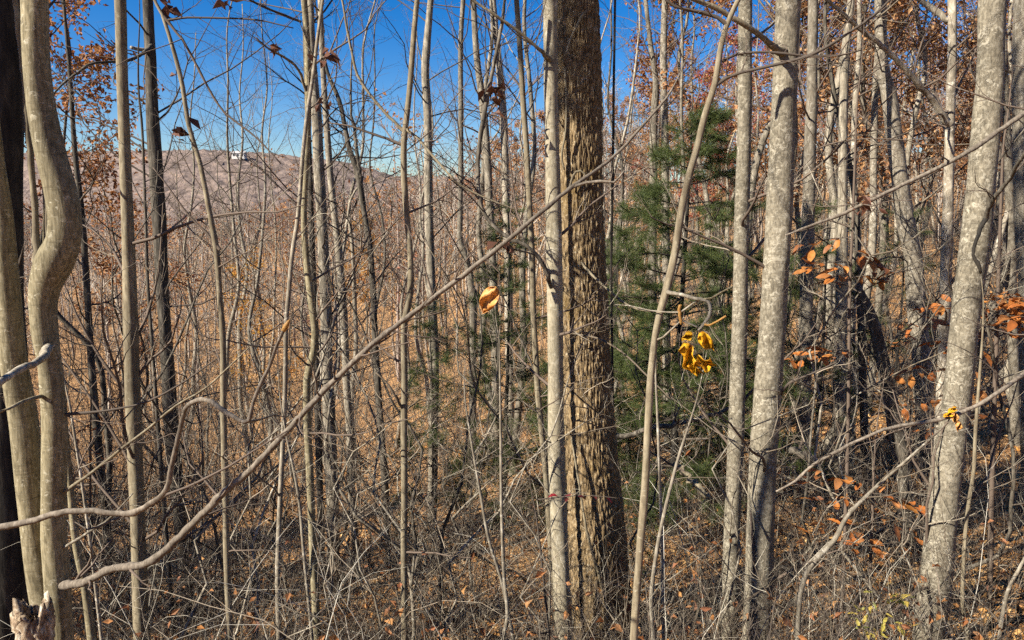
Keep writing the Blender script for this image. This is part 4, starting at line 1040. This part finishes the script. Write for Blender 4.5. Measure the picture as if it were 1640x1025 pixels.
beech('shrub with narrow olive-gold leaves at the bottom, left of the leaning trunk', [(1410, 950, 3), (1415, 1000, 4), (1420, 1060, 5)], 4.4,
      [((1412, 965), (1375, 985), (4.4, 4.3), 7, 0.07), ((1412, 970), (1450, 960), (4.4, 4.3), 8, 0.07), ((1414, 990), (1455, 1005), (4.4, 4.2), 7, 0.07), ((1412, 960), (1415, 935), (4.4, 4.3), 5, 0.06), ((1414, 1000), (1390, 1015), (4.4, 4.2), 6, 0.07)], 'olivegold', 'paletwig', up=0.1, cat='shrub', name='olive_leaf_shrub')
beech('tiny russet seedling low down between the twin-stemmed tree and the olive-brown trunk', [(146, 640, 2), (145, 720, 3), (146, 860, 4)], 5.6,
      [((146, 660), (165, 690), (5.6, 5.5), 3, 0.06), ((146, 680), (128, 700), (5.6, 5.5), 3, 0.06), ((146, 720), (160, 745), (5.6, 5.4), 3, 0.06)], 'beechleaf', 'darktwig', up=0.05, cat='seedling', name='seedling')


# --- rotten stump wedged against the twin stems
def stump():
    rg = np.random.default_rng(2)
    top = P(54, 972, 3.02)
    base = np.array((top[0], top[1], float(H(top[0], top[1]))))
    n, k = 60, 44
    z = np.linspace(base[2] - 0.1, top[2], n); a = np.arange(k) * 2 * np.pi / k
    jag = 0.02 * rg.normal(size=k) + 0.03 * np.sin(2 * a + 1)
    V = []
    for i in range(n):
        t = i / (n - 1)
        for j in range(k):
            rr = 0.056 * (1.25 - 0.35 * t) * (1 + 0.12 * math.sin(3 * a[j] + 2 * t) + 0.10 * rg.normal())
            if t > 0.82: rr *= 1 + 0.35 * math.sin((t - 0.82) / 0.18 * math.pi * 0.6)
            V.append((base[0] + rr * math.cos(a[j]), base[1] + rr * math.sin(a[j]), z[i] + jag[j] * t))
    for i in range(8):                       # hollow inside
        t = i / 7
        for j in range(k):
            rr = 0.045 * (1 - 0.4 * t) * (1 + 0.12 * rg.normal())
            V.append((base[0] + rr * math.cos(a[j]), base[1] + rr * math.sin(a[j]), top[2] + jag[j] - 0.012 - 0.12 * t))
    m = n + 8
    i, j = np.meshgrid(np.arange(m - 1), np.arange(k), indexing='ij')
    Q = np.stack([i * k + j, i * k + (j + 1) % k, (i + 1) * k + (j + 1) % k, (i + 1) * k + j], -1).reshape(-1, 4)
    o = link('rotten_stump', mesh_np('rotten_stump', np.array(V) - base, None, Q, True), M['rot'], None, base)
    tag(o, 'small rotten broken stump wedged against the foot of the twin-stemmed tree', 'stump')


M['rot'] = bark('rotten_wood', (0.06, 0.03, 0.02), (0.30, 0.22, 0.14), (0.62, 0.56, 0.44), 38, 0.5, None, bump=1.0, spread=0.0)
stump()


# --- broken branch lying in the brush, right of the oak
def fallen_branch(label, a, b, r0, r1, mat, kids=2):
    rg = np.random.default_rng(hash_str(label))
    t = np.linspace(0, 1, 14)[:, None]
    c = a * (1 - t) + b * t + rg.normal(size=(14, 3)) * 0.015
    base = np.array((a[0], a[1], min(a[2], b[2])))
    o = link('fallen_branch', trunk_mesh('fallen_branch', c, np.linspace(r0, r1, 14), 10, rg, 0.12, base), M[mat], None, base)
    tag(o, label, 'fallen branch')
    for i in range(kids):
        T = Tubes(); q = c[rg.integers(3, 12)]
        grow(T, q, rg.normal(size=3) + (0, 0, 0.6), 0.5, r1 * 0.6, 0, 1, rg, kids=(3, 2))
        link('twig', T.mesh('twig', base), M['twig'], o)


fallen_branch('broken tan branch lying aslant in the brush right of the oak', P(1082, 742, 7.6), P(1138, 800, 7.2), 0.035, 0.03, 'olive', 1)
fallen_branch('dark fallen limb hung up low between the oak and the mottled grey trunk', P(985, 700, 8.5), P(1180, 655, 8.0), 0.035, 0.02, 'dark', 4)
fallen_branch('dark broken limb low behind the thick pale trunk', P(1258, 715, 8.5), P(1310, 742, 8.2), 0.05, 0.04, 'dark', 1)


# ================================================================== pines
def pine(label, px, Y, ztop, crown_from, radius, dens=1.0, seed=1, r0=0.06, xy=None, gap=0.33):
    rg = np.random.default_rng(seed)
    x, y = (P(px, 500, Y)[0], Y) if xy is None else xy
    gz = float(H(x, y)); h = ztop - gz
    base = np.array((x, y, gz))
    root = thing('pine_tree', label, 'pine', base)
    n = 14; t = np.linspace(0, 1, n)
    c = np.stack([0.04 * np.sin(t * 5 + seed), 0.04 * np.cos(t * 4), -0.15 + (h + 0.15) * t], 1)
    link('trunk', trunk_mesh('trunk', resample(c, 0.2), np.interp(np.linspace(0, 1, len(resample(c, 0.2))), [0, 1], [r0, 0.008]), 10, rg, 0.04), M['black'], root)
    T = Tubes(); pos, axs = [], []
    z = crown_from * h
    while z < h * 0.99:
        f = (z - crown_from * h) / (h * (1 - crown_from))
        L = radius * (1 - f) ** 0.75 * (0.75 + 0.25 * min(1, f * 6)) + 0.12
        for q in range(int(rg.integers(3, 6))):
            a = rg.uniform(0, 6.28); l = L * rg.uniform(0.65, 1.15)
            d = np.array((math.cos(a), math.sin(a), rg.uniform(0.0, 0.4)))
            pts = [np.array((0, 0, z + rg.uniform(-0.05, 0.05)))]; dd = norm(d)
            for s in range(6):
                dd = norm(dd + rg.normal(size=3) * 0.09 + np.array((0, 0, -0.05)))
                pts.append(pts[-1] + dd * l / 6)
            T.add(pts, np.linspace(0.013, 0.003, 7) * (0.5 + l * 0.5), 5)
            for s in range(int(7 * dens * l) + 3):
                u = rg.uniform(0.25, 1.0); i = min(int(u * 6), 5); w = u * 6 - i
                p0 = pts[i] * (1 - w) + pts[i + 1] * w
                dirn = norm(pts[i + 1] - pts[i]); side = norm(np.cross(dirn, rg.normal(size=3) * np.array((0.3, 0.3, 1))))
                e = norm(dirn * 0.8 + side * 0.8 + np.array((0, 0, 0.1)))
                sl = rg.uniform(0.15, 0.4) * (1.15 - 0.5 * u)
                p1 = p0 + e * sl
                T.add([p0, p1], [0.003, 0.0015], 3)
                for w2 in (0.35, 0.7, 1.0):
                    pos.append(p0 + e * sl * w2); axs.append(e)
            pos.append(pts[-1]); axs.append(dd)
        z += gap * rg.uniform(0.8, 1.2)
    V, F = needle_arrays(np.array(pos), np.array(axs), 0.13, 0.0022, int(17 * dens), rg, 0.75)
    link('crown', T.mesh('crown'), M['darktwig'], root)
    link('needles', mesh_np('needles', V, F, None, False), M['needle'], root)
    return root


pine_main = pine('tall dark green pine behind the curved sapling, right of the oak', 1092, 11.5, 1.6, 0.14, 2.6, 1.9, 3, 0.08, gap=0.26)
pine('feathery green pine left of the smooth pale trunk and the oak', 812, 14.5, 0.0, 0.08, 1.5, 1.5, 4, gap=0.27)
pine('small green pine behind the slim wavy sapling', 688, 15.0, -2.0, 0.05, 1.0, 1.3, 5, 0.03)
pine('dark green pine low behind the mottled grey trunk', 1165, 13.0, -0.9, 0.1, 1.6, 1.4, 21, 0.05)
pine('sparse green pine behind the grey pole, right of the thick pale trunk', 1318, 13.5, 0.1, 0.2, 1.35, 1.3, 6, 0.05)
pine('pine crown peeking out against the right side of the oak', 985, 13.0, -0.5, 0.1, 1.3, 1.3, 9, 0.04)
pine('thin green pine behind the broad white-mottled trunk', 1440, 16.0, 0.0, 0.45, 0.9, 0.7, 12, 0.04)


# ================================================================== trees of the middle distance: one of each kind, then copies
def tree_proto(seed, h, r0, crown_from, blen, nbr, kids, leaves=0, leafsize=0.09, maxlev=2, lean=0.35, brd=0.4):
    """meshes of a whole tree standing at the origin: trunk, bare crown, foliage"""
    rg = np.random.default_rng(seed)
    n = 12; t = np.linspace(0, 1, n)
    wob = np.cumsum(rg.normal(size=(n, 2)) * 0.2, 0); wob[0] = 0
    ln = rg.normal(size=2) * lean
    c = np.stack([wob[:, 0] + ln[0] * t, wob[:, 1] + ln[1] * t, -0.2 + (h + 0.2) * t], 1)
    c = resample(c, 0.45); tt = np.linspace(0, 1, len(c))
    r = r0 * (1 - 0.86 * tt ** 0.9); r[0] *= 1.35
    tm = trunk_mesh('trunk', c, r, 8, rg, 0.06)
    T = Tubes()
    for b in range(nbr):
        f = crown_from + (0.98 - crown_from) * (b + rg.uniform(0, 0.8)) / nbr
        i = min(int(f * (len(c) - 1)), len(c) - 2)
        a = b * 2.4 + rg.uniform(-0.6, 0.6); el = rg.uniform(0.25, 0.9)
        d = (math.cos(a) * math.cos(el), math.sin(a) * math.cos(el), math.sin(el))
        L = blen * (1.15 - 0.75 * (f - crown_from) / (1 - crown_from)) * rg.uniform(0.6, 1.25)
        grow(T, c[i], d, L, max(r[i] * brd, 0.006), 0, maxlev, rg, kids=kids, segs=(6, 4, 3), ks=(4, 3, 3), gnarl=0.15, trop=0.08)
    out = [tm, T.mesh('crown')]
    if leaves:
        tips = [(p, d) for p, d, l in T.tips if l >= 1]
        idx = rg.integers(0, len(tips), leaves)
        pos = np.array([tips[i][0] - tips[i][1] * rg.uniform(0, 0.35) for i in idx]) + rg.normal(size=(leaves, 3)) * 0.09
        V, F = leaf_arrays(pos, leafsize * rg.uniform(0.7, 1.3, leaves), rg, 0.7, 0.35, 0.4)
        out.append(mesh_np('foliage', V, F, None, False))
    return out


def make_tree(name, label, cat, loc, rz, sc, meshes, mats, group=None):
    root = thing(name, label, cat, loc, group)
    root.rotation_euler = (math.sin(rz * 7) * 0.06, math.sin(rz * 11 + 1) * 0.06, rz); root.scale = (sc, sc, sc)
    for nm, me, mt in zip(('trunk', 'crown', 'foliage'), meshes, mats):
        if me.users == 0: me.materials.append(M[mt])
        link(nm, me, None, root)
    return root


def at_px(px, Y):
    x = P(px, 500, Y)[0]
    return np.array((x, Y, float(H(x, Y)) - 0.02))


# young oak holding russet leaves, upper left, against the sky
ok1 = tree_proto(301, 11.3, 0.075, 0.58, 2.5, 17, (7, 5, 3), 3600, 0.095)
make_tree('oak_tree', 'young oak with russet leaves against the sky, behind the olive-brown trunk', 'tree', at_px(172, 14.5), 0.5, 1.0, ok1, ('dark', 'darktwig', 'russet'))
ok2 = tree_proto(302, 10.0, 0.06, 0.50, 1.8, 13, (6, 4, 3), 1800, 0.09)
make_tree('oak_tree', 'sparse oak with dark red leaves behind the dark rough trunk at the left', 'tree', at_px(262, 17.0), 2.5, 0.95, ok2, ('dark', 'darktwig', 'russet'))
ok3 = tree_proto(303, 9.5, 0.06, 0.35, 2.0, 16, (6, 5, 3), 1500, 0.10)
make_tree('oak_tree', 'small golden-brown oak on the slope left of the very thin pale sapling', 'tree', at_px(455, 30.0), 1.5, 1.0, ok3, ('grey', 'twig', 'gold'))

# leaf-bearing trees on the right
lp = [tree_proto(320 + i, (15, 17, 13, 16)[i], 0.11, (0.4, 0.45, 0.35, 0.5)[i], 3.0, 20, (6, 5, 3), 5000, 0.13) for i in range(4)]
EX = [(1310, 26, 0, 'russet', 'orange-leaved tree behind the thick pale trunk, nearest its right side'),
      (1405, 31, 1, 'tanorange', 'orange-leaved tree whose crown fills the gap left of the white-mottled trunk'),
      (1490, 24, 3, 'russet', 'orange-leaved tree whose crown shows between the white-mottled and slim tan trunks'),
      (1555, 33, 2, 'tanorange', 'orange-leaved tree half hidden by the thick leaning trunk'),
      (1635, 27, 1, 'russet', 'orange-leaved tree filling the top right corner'),
      (1285, 19, 2, 'tanorange', 'low orange-leaved tree just left of the first grey trunk behind the thick pale one'),
      (1570, 18, 0, 'russet', 'orange-brown tree right behind the top of the thick leaning trunk'),
      (1385, 20, 3, 'russet', 'orange-brown tree rising over the broken snag'),
      (1340, 15.5, 1, 'tanorange', 'orange-leaved tree nearest behind the grey pole by the snag'),
      (1500, 16.5, 2, 'tanorange', 'orange-leaved tree with its crown low behind the slim tan trunk'),
      (1215, 21, 3, 'russet', 'russet tree whose crown spreads behind the mottled grey trunk'),
      (1150, 38, 2, 'redleaf', 'red-leaved maple behind the pine, left of the mottled grey trunk'),
      (1225, 42, 0, 'redleaf', 'red-leaved maple showing between the mottled grey and thick pale trunks'),
      (1010, 40, 2, 'tanorange', 'orange-leaved tree low in the gap just right of the oak'),
      (850, 46, 0, 'tanorange', 'orange-leaved tree in the gap left of the smooth pale trunk by the oak'),
      (1365, 45, 2, 'tanorange', 'tan-orange tree low behind the dark snag'),
      (775, 55, 1, 'tanorange', 'orange-leaved tree on the far slope behind the leaning grey trunk'),
      (570, 60, 2, 'gold', 'golden-leaved tree on the far slope behind the dark forked tree'),
      (1455, 40, 0, 'tanorange', 'faint orange-leaved tree far behind the white-mottled trunk'),
      (1600, 45, 3, 'tanorange', 'tan-orange tree far back beside the right edge'),
      (1060, 48, 1, 'tanorange', 'tan-orange tree far back above the pine'),
      (1130, 58, 0, 'tanorange', 'tan-orange tree far back just left of the mottled grey trunk'),
      (1270, 52, 1, 'tanorange', 'tan-orange tree far back, half hidden by the thick pale trunk'),
      (960, 62, 3, 'tanorange', 'tan-orange tree far back, half hidden by the oak')]
mesh_mat = {}
for (px, Y, i, mt, lab) in EX:
    key = (i, mt)
    if key not in mesh_mat:
        ms = [lp[i][0], lp[i][1], lp[i][2].copy() if lp[i][2].users else lp[i][2]]
        for m_, nm in zip(ms, ('pale', 'twig', mt)):
            m_.materials.clear(); m_.materials.append(M[nm])
        mesh_mat[key] = ms
    make_tree('autumn_tree', lab, 'tree', at_px(px, Y), px * 0.7, 1.0, mesh_mat[key], ('pale', 'twig', mt), 'leaf-bearing trees on the slope')

# bare trees
BP = []
for i in range(9):
    h = (15, 17, 13, 19, 16, 12, 18, 14, 16)[i]
    BP.append((tree_proto(400 + i, h, (0.085, 0.10, 0.06, 0.12, 0.07, 0.05, 0.11, 0.065, 0.09)[i], (0.38, 0.45, 0.3, 0.5, 0.4, 0.3, 0.45, 0.35, 0.42)[i] - 0.06, (2.6, 3.0, 2.0, 3.2, 2.4, 1.8, 3.0, 2.0, 2.6)[i], 20, (7, 5, 3)),
               ('pale', 'grey', 'dark', 'grey', 'pale', 'dark', 'grey', 'dark', 'pale')[i]))
ORD = ['first', 'second', 'third', 'fourth', 'fifth', 'sixth', 'seventh', 'eighth', 'ninth', 'tenth', 'eleventh', 'twelfth', 'thirteenth', 'fourteenth', 'fifteenth', 'sixteenth', 'seventeenth', 'eighteenth', 'nineteenth', 'twentieth', 'twenty-first', 'twenty-second', 'twenty-third', 'twenty-fourth', 'twenty-fifth', 'twenty-sixth', 'twenty-seventh', 'twenty-eighth', 'twenty-ninth', 'thirtieth']
ANCH.sort()


def name_by_gap(items, what):
    """label each by counting rightward from the last traced tree to its left"""
    cnt = {}
    for px, o in sorted(items, key=lambda e: e[0]):
        left = [w for (x, w) in ANCH if x <= px]
        key = left[-1] if left else None
        i = cnt.get(key, 0); cnt[key] = i + 1
        o['label'] = (f'{ORD[i]} {what} right of the {key}') if key else f'{ORD[i]} {what} at the left edge'


rg = np.random.default_rng(50)
items = []; used = []
tries = 0
while len(items) < 125 and tries < 4000:
    tries += 1
    px = rg.uniform(-120, 1760) if len(items) < 75 else rg.uniform(960, 1760); Y = 15 + 60 * rg.uniform() ** 1.25
    if px < 480 and Y < 24: continue
    if any(abs(px - a) < 7 and abs(Y - b) < 10 for a, b in used): continue
    if abs(px - 1092) < 25 and Y < 14: continue
    used.append((px, Y))
    (ms, bm) = BP[rg.integers(9)]
    o = make_tree('bare_tree', None, 'tree', at_px(px, Y), rg.uniform(0, 6.28), rg.uniform(0.8, 1.15), ms, (bm, 'darktwig' if bm == 'dark' else 'twig'), 'bare trees on the slope beyond')
    items.append((px, o))
for px, Y, i, sc in ((345, 24, 1, 1.0), (392, 29, 3, 1.0), (428, 22, 8, 1.0), (470, 27, 4, 1.05), (566, 25, 6, 1.0), (618, 23, 7, 1.15), (705, 26, 0, 1.1), (300, 31, 6, 1.05)):
    items.append((px, make_tree('bare_tree', None, 'tree', at_px(px, Y), px * 0.31, sc, BP[i][0], ('grey', 'darktwig'), 'bare trees on the slope beyond')))
name_by_gap(items, 'bare far-slope tree')

# saplings of the undergrowth
SPR = []
for i in range(6):
    SPR.append(tree_proto(500 + i, (3.2, 4.2, 2.6, 5.0, 3.6, 2.2)[i], (0.014, 0.018, 0.011, 0.022, 0.016, 0.010)[i], 0.15, (0.9, 1.1, 0.7, 1.2, 0.9, 0.6)[i], 13, (5, 4, 2), 0, lean=0.5, brd=0.45))
DSP = []
for i in range(5):
    DSP.append(tree_proto(520 + i, (4.5, 3.4, 5.5, 4.0, 3.0)[i], (0.02, 0.015, 0.024, 0.018, 0.013)[i], 0.12, (1.3, 1.0, 1.5, 1.2, 0.9)[i], 15, (6, 4, 2), 0, lean=0.6, brd=0.45))
items, dark_items = [], []
for i in range(105):
    px = rg.uniform(60, 1640); Y = 5.5 + 11 * rg.uniform() ** 1.2
    if px > 1250 and rg.uniform() < 0.3: continue
    o = make_tree('sapling', None, 'sapling', at_px(px, Y), rg.uniform(0, 6.28), rg.uniform(0.8, 1.2), SPR[rg.integers(6)], ('pale', 'paletwig'), 'bare saplings of the thicket')
    items.append((px, o))
for i in range(125):
    px = rg.uniform(40, 1640); Y = 7.0 + 15 * rg.uniform() ** 1.1
    o = make_tree('dark_sapling', None, 'sapling', at_px(px, Y), rg.uniform(0, 6.28), rg.uniform(0.8, 1.3), DSP[rg.integers(5)], ('dark', 'darktwig'), 'dark bare saplings of the thicket')
    dark_items.append((px, o))
name_by_gap(dark_items, 'dark bushy sapling')
name_by_gap(items, 'slim thicket sapling')


# ================================================================== the far woods: one mass
def far_woods():
    rg = np.random.default_rng(60)
    protos = []
    for i in range(13):
        small = i >= 7
        T = Tubes()
        h = rg.uniform(12, 18)
        n = 5; c = np.zeros((n, 3)); c[:, 2] = np.linspace(-0.3, h, n); c[1:, :2] = np.cumsum(rg.normal(size=(n - 1, 2)) * 0.3, 0)
        T.add(c, np.linspace(0.16 if small else 0.12, 0.02, n), 3 if small else 4)
        for b in range(9 if small else 11):
            f = rg.uniform(0.3, 0.97); p = np.array([np.interp(f, np.linspace(0, 1, n), c[:, q]) for q in range(3)])
            a = rg.uniform(0, 6.28); el = rg.uniform(0.3, 1.0)
            d = np.array((math.cos(a) * math.cos(el), math.sin(a) * math.cos(el), math.sin(el))); L = 3.4 * (1.2 - f) * rg.uniform(0.7, 1.3) + 0.8
            if small: T.add([p, p + d * L], [0.07, 0.02], 3)
            else: T.add([p, p + d * L * 0.5, p + d * L + np.array((0, 0, 0.2))], [0.045, 0.03, 0.012], 3)
            for q in range(3 if small else 5):
                u = rg.uniform(0.25, 1); e = norm(d + rg.normal(size=3) * 0.6 + np.array((0, 0, 0.2)))
                T.add([p + d * L * u, p + d * L * u + e * rg.uniform(0.8, 1.8)], [0.04, 0.012] if small else [0.018, 0.006], 3)
        protos.append(T.arrays() + (np.array([t_ for t_ in [a_[0][-1] for k_ in T.d.values() for a_ in k_]]),))
    spots = []
    for i in range(1950):
        if i < 850:
            Y = rg.uniform(50, 135); px = rg.uniform(-80, 1720)
            if px < 470 and rg.uniform() < 0.5: continue
        else:
            Y = 130 + 215 * rg.uniform() ** 0.9; px = rg.uniform(-80, 900 if i < 1700 else 1720)
        x = P(px, 500, Y)[0]
        spots.append((x, Y, float(H(x, Y))))
    tint = []
    Vs, Qs, off = [], [], 0; lpos = {'far_orange': [], 'far_rust': []}
    for (x, y, z) in spots:
        V, Q, tips = protos[rg.integers(7) if y < 135 else 7 + rg.integers(6)]
        a = rg.uniform(0, 6.28); s = rg.uniform(0.65, 1.1)
        ca, sa = math.cos(a) * s, math.sin(a) * s
        R = np.array([[ca, -sa, 0], [sa, ca, 0], [0, 0, s]])
        Vs.append(V @ R.T + (x, y, z)); Qs.append(Q + off); off += len(V)
        tint.append(np.full(len(V), rg.uniform(0.0, 1.0), np.float32))
        u = rg.uniform()
        pr = 0.34 if x / y > -0.34 else 0.17
        if u < pr:
            m = 130 if y < 135 else 90
            tp = tips[rg.integers(0, len(tips), m)] @ R.T + (x, y, z) + rg.normal(size=(m, 3)) * 0.4
            lpos['far_orange' if u < pr * 0.55 else 'far_rust'].append(tp)
    root = bpy.data.objects.new('far_woods', None); COL.objects.link(root)
    root['kind'] = 'stuff'; root['label'] = 'hazy mass of bare grey woods covering the far hillside'; root['category'] = 'woods'
    bw = mesh_np('bare_wood', np.concatenate(Vs), None, np.concatenate(Qs))
    at = bw.attributes.new('tint', 'FLOAT', 'POINT'); at.data.foreach_set('value', np.concatenate(tint))
    link('bare_wood', bw, M['farwood'], root)['kind'] = 'stuff'
    for nm in lpos:
        pos = np.concatenate(lpos[nm])
        V, F = leaf_arrays(pos, rg.uniform(0.22, 0.42, len(pos)) * np.clip(pos[:, 1] / 110, 1, 2.2), rg, 0.8, 0.4)
        link('foliage', mesh_np('foliage', V, F, None, False), M[nm], root)['kind'] = 'stuff'


M['far_orange'] = leafmat('far_orange_foliage', [(0.42, 0.19, 0.06), (0.50, 0.26, 0.09), (0.34, 0.16, 0.07)])
M['far_rust'] = leafmat('far_rust_foliage', [(0.26, 0.12, 0.07), (0.34, 0.15, 0.09), (0.22, 0.11, 0.08)])
far_woods()


# ================================================================== undergrowth and fallen leaves
def undergrowth():
    rg = np.random.default_rng(70)
    T = Tubes(); tipl = []
    T2 = Tubes()
    for i in range(5200):
        px = rg.uniform(-60, 1700); Y = 3.8 + (10 if i < 2800 else 24) * rg.uniform() ** 1.4
        if px > 1540 and rg.uniform() < 0.45: continue
        x = P(px, 600, Y)[0]; p = np.array((x, Y, float(H(x, Y)) - 0.03))
        L = rg.uniform(0.5, 1.9) * (1 if Y > 6 else 0.7); a = rg.uniform(0, 6.28); el = rg.uniform(0.75, 1.5)
        d = np.array((math.cos(a) * math.cos(el), math.sin(a) * math.cos(el), math.sin(el)))
        grow(T if i % 5 < 2 else T2, p, d, L, rg.uniform(0.0022, 0.0065), 0, 1, rg, gnarl=0.13, trop=0.0, droop=0.25, kids=(5,), segs=(5, 2), ks=(3, 3), ratio=0.5, ang=(0.5, 1.2))
    T3 = Tubes()
    for i in range(150):
        px = rg.uniform(-60, 1700); Y = 4.0 + 8 * rg.uniform() ** 1.2
        if px > 1480 and rg.uniform() < 0.5: continue
        x = P(px, 700, Y)[0]; p = np.array((x, Y, float(H(x, Y)) - 0.03))
        a = rg.uniform(0, 6.28); el = rg.uniform(0.8, 1.5)
        d = np.array((math.cos(a) * math.cos(el), math.sin(a) * math.cos(el), math.sin(el)))
        grow(T3, p, d, rg.uniform(0.9, 2.4), rg.uniform(0.003, 0.0065), 0, 1, rg, gnarl=0.14, trop=0.0, droop=0.22, kids=(5,), segs=(7, 3), ks=(4, 3), ratio=0.45, ang=(0.5, 1.1))
    V, Q = T.arrays()
    root = bpy.data.objects.new('undergrowth', None); COL.objects.link(root)
    root['kind'] = 'stuff'; root['label'] = 'tangle of dry pale stems and brambles over the slope'; root['category'] = 'undergrowth'
    link('stems', mesh_np('stems', V, None, Q), M['paletwig'], root)['kind'] = 'stuff'
    link('stems', T2.mesh('stems'), M['darktwig'], root)['kind'] = 'stuff'
    link('stems', T3.mesh('stems'), M['whip'], root)['kind'] = 'stuff'
    B = Tubes()
    for i in range(1900):
        px = rg.uniform(-60, 1700); Y = 20 + 100 * rg.uniform() ** 1.3
        x = P(px, 600, Y)[0]; p = np.array((x, Y, float(H(x, Y)) - 0.05))
        for q in range(7):
            L = rg.uniform(1.0, 3.4); a = rg.uniform(0, 6.28); el = rg.uniform(0.7, 1.5)
            d = np.array((math.cos(a) * math.cos(el), math.sin(a) * math.cos(el), math.sin(el)))
            p0 = p + np.array((rg.normal() * 0.5, rg.normal() * 0.5, 0)) if q < 4 else p1
            p1 = p0 + d * L * 0.5
            B.add([p0, p1, p1 + norm(d + rg.normal(size=3) * 0.3) * L * 0.5], np.array([0.011, 0.008, 0.003]) * (0.6 + Y / 60), 3)
    V, Q = B.arrays()
    link('stems', mesh_np('stems', V, None, Q), M['twig'], root)['kind'] = 'stuff'
    tips = np.array([t[0] for t in T.tips])
    sel = tips[rg.choice(len(tips), 2600, replace=False)]
    V, F = leaf_arrays(sel, rg.uniform(0.04, 0.09, len(sel)), rg, 0.8, 0.4, 0.4)
    link('foliage', mesh_np('foliage', V, F, None, False), M['russet'], root)['kind'] = 'stuff'


undergrowth()


def litter():
    rg = np.random.default_rng(71)
    n = 38000
    Y = 2.5 * np.exp(rg.uniform(0, 1, n) * math.log(45 / 2.5)); px = rg.uniform(-150, 1790, n)
    x = (px - 820) / FPX * Y * 1.12
    z = H(x, Y) + 0.012
    V, F = leaf_arrays(np.stack([x, Y, z], 1), rg.uniform(0.06, 0.13, n) * np.clip(Y / 14, 1, 2.0), rg, 0.35, 0.3)
    o = link('fallen_leaves', mesh_np('fallen_leaves', V, F, None, False), M['litter'])
    tag(o, 'carpet of dry orange-brown leaves on the forest floor', 'leaves', None, 'stuff')


litter()


# ================================================================== pale house high on the hill across the valley
def house():
    Y = 596; x = P(386, 300, Y)[0]; gz = float(hill_z(x, Y)) + 2.2
    root = thing('house', 'tiny pale house high on the far hill, seen through the branches', 'house', (x, Y, gz))
    def box(name, cx, cy, cz, sx, sy, sz, mat):
        V = [(cx + a * sx / 2, cy + b * sy / 2, cz + c * sz / 2) for a in (-1, 1) for b in (-1, 1) for c in (-1, 1)]
        F = [(0, 1, 3, 2), (4, 6, 7, 5), (0, 4, 5, 1), (2, 3, 7, 6), (0, 2, 6, 4), (1, 5, 7, 3)]
        return link(name, mesh_np(name, np.array(V), None, np.array(F), False), mat, root)
    box('wall', 0, 0, 1.2, 10, 6, 4.4, M['housewall'])
    for i in range(3): box('window', -3.2 + 3.2 * i, -3.04, 1.9, 1.3, 0.14, 1.4, M['housewin'])
    V = np.array([(-5.6, -3.6, 3.45), (5.6, -3.6, 3.45), (5.6, 3.6, 3.45), (-5.6, 3.6, 3.45), (-5.6, 0, 5.3), (5.6, 0, 5.3)])
    link('roof', mesh_np('roof', V, np.array([(0, 4, 3), (1, 2, 5)]), np.array([(0, 1, 5, 4), (2, 3, 4, 5), (3, 2, 1, 0)]), False), M['houseroof'], root)


def plain(name, c, r=0.7):
    m, nt, b = new_mat(name); b.inputs['Roughness'].default_value = r
    tc = N(nt, 'ShaderNodeTexCoord'); n1 = N(nt, 'ShaderNodeTexNoise', Scale=2.0, Detail=4.0); nt.links.new(tc.outputs['Object'], n1.inputs['Vector'])
    nt.links.new(ramp(nt, n1.outputs[0], [(0.3, tuple(v * 0.85 for v in c)), (0.7, c)]).outputs[0], b.inputs['Base Color'])
    return m


M['housewall'] = plain('house_wall', (0.60, 0.58, 0.54)); M['housewin'] = plain('house_window', (0.05, 0.06, 0.07), 0.2); M['houseroof'] = plain('house_roof', (0.42, 0.40, 0.38))
house()

# ================================================================== unseen trees outside the frame, placed for the shade they throw into view
shade = pine('tall pine outside the frame at the left that shades the upper oak', 0, 0, 13.0, 0.59, 1.45, 2.1, 15, 0.12, xy=(-6.0, 3.66), gap=0.12)
for i, (x, y) in enumerate([(-14.0, -5.0), (-15.0, 9.5), (-16.0, 14.0)]):
    ms, bm = BP[(i * 2 + 1) % 9]
    make_tree('bare_tree', ('first', 'second', 'third', 'fourth', 'fifth', 'sixth')[i] + ' bare tree standing outside the frame, left of and behind the camera', 'tree', (x, y, float(H(x, y))), i * 1.7, 1.0, ms, (bm, 'twig'), 'bare trees outside the frame')

for i, (x, y, sc) in enumerate([(6.5, 0.5, 0.9), (9.5, 4.0, 1.0), (5.0, -4.0, 0.95), (10.5, 0.0, 1.1), (1.0, -7.0, 1.0), (13.0, 6.5, 1.1), (8.0, -6.0, 1.0), (-6.0, -9.0, 0.9),
                             (-12.5, 8.5, 1.45), (-15.5, 5.0, 1.5), (-18.5, 11.0, 1.6), (-15.0, 12.5, 1.4), (-20.5, 17.0, 1.6), (-14.0, 1.5, 1.3), (-24.0, 22.0, 1.7)]):
    src = shade if i < 8 else pine_main  # added occluders: the first dim the sky light, the rest shade the ground
    r = src.copy(); COL.objects.link(r)
    r.location = (x, y, float(H(x, y))); r.scale = (sc * 1.5, sc * 1.5, sc * 0.85) if i < 8 else (sc * 0.75, sc * 0.75, sc); r.rotation_euler = (0, 0, i * 1.3)
    r['label'] = ORD[i] + ' pine added outside the frame for shade, counted from the one right of the camera'; r['group'] = 'shade pines added outside the frame'
    for ch in list(src.children):
        c = ch.copy(); COL.objects.link(c); c.parent = r
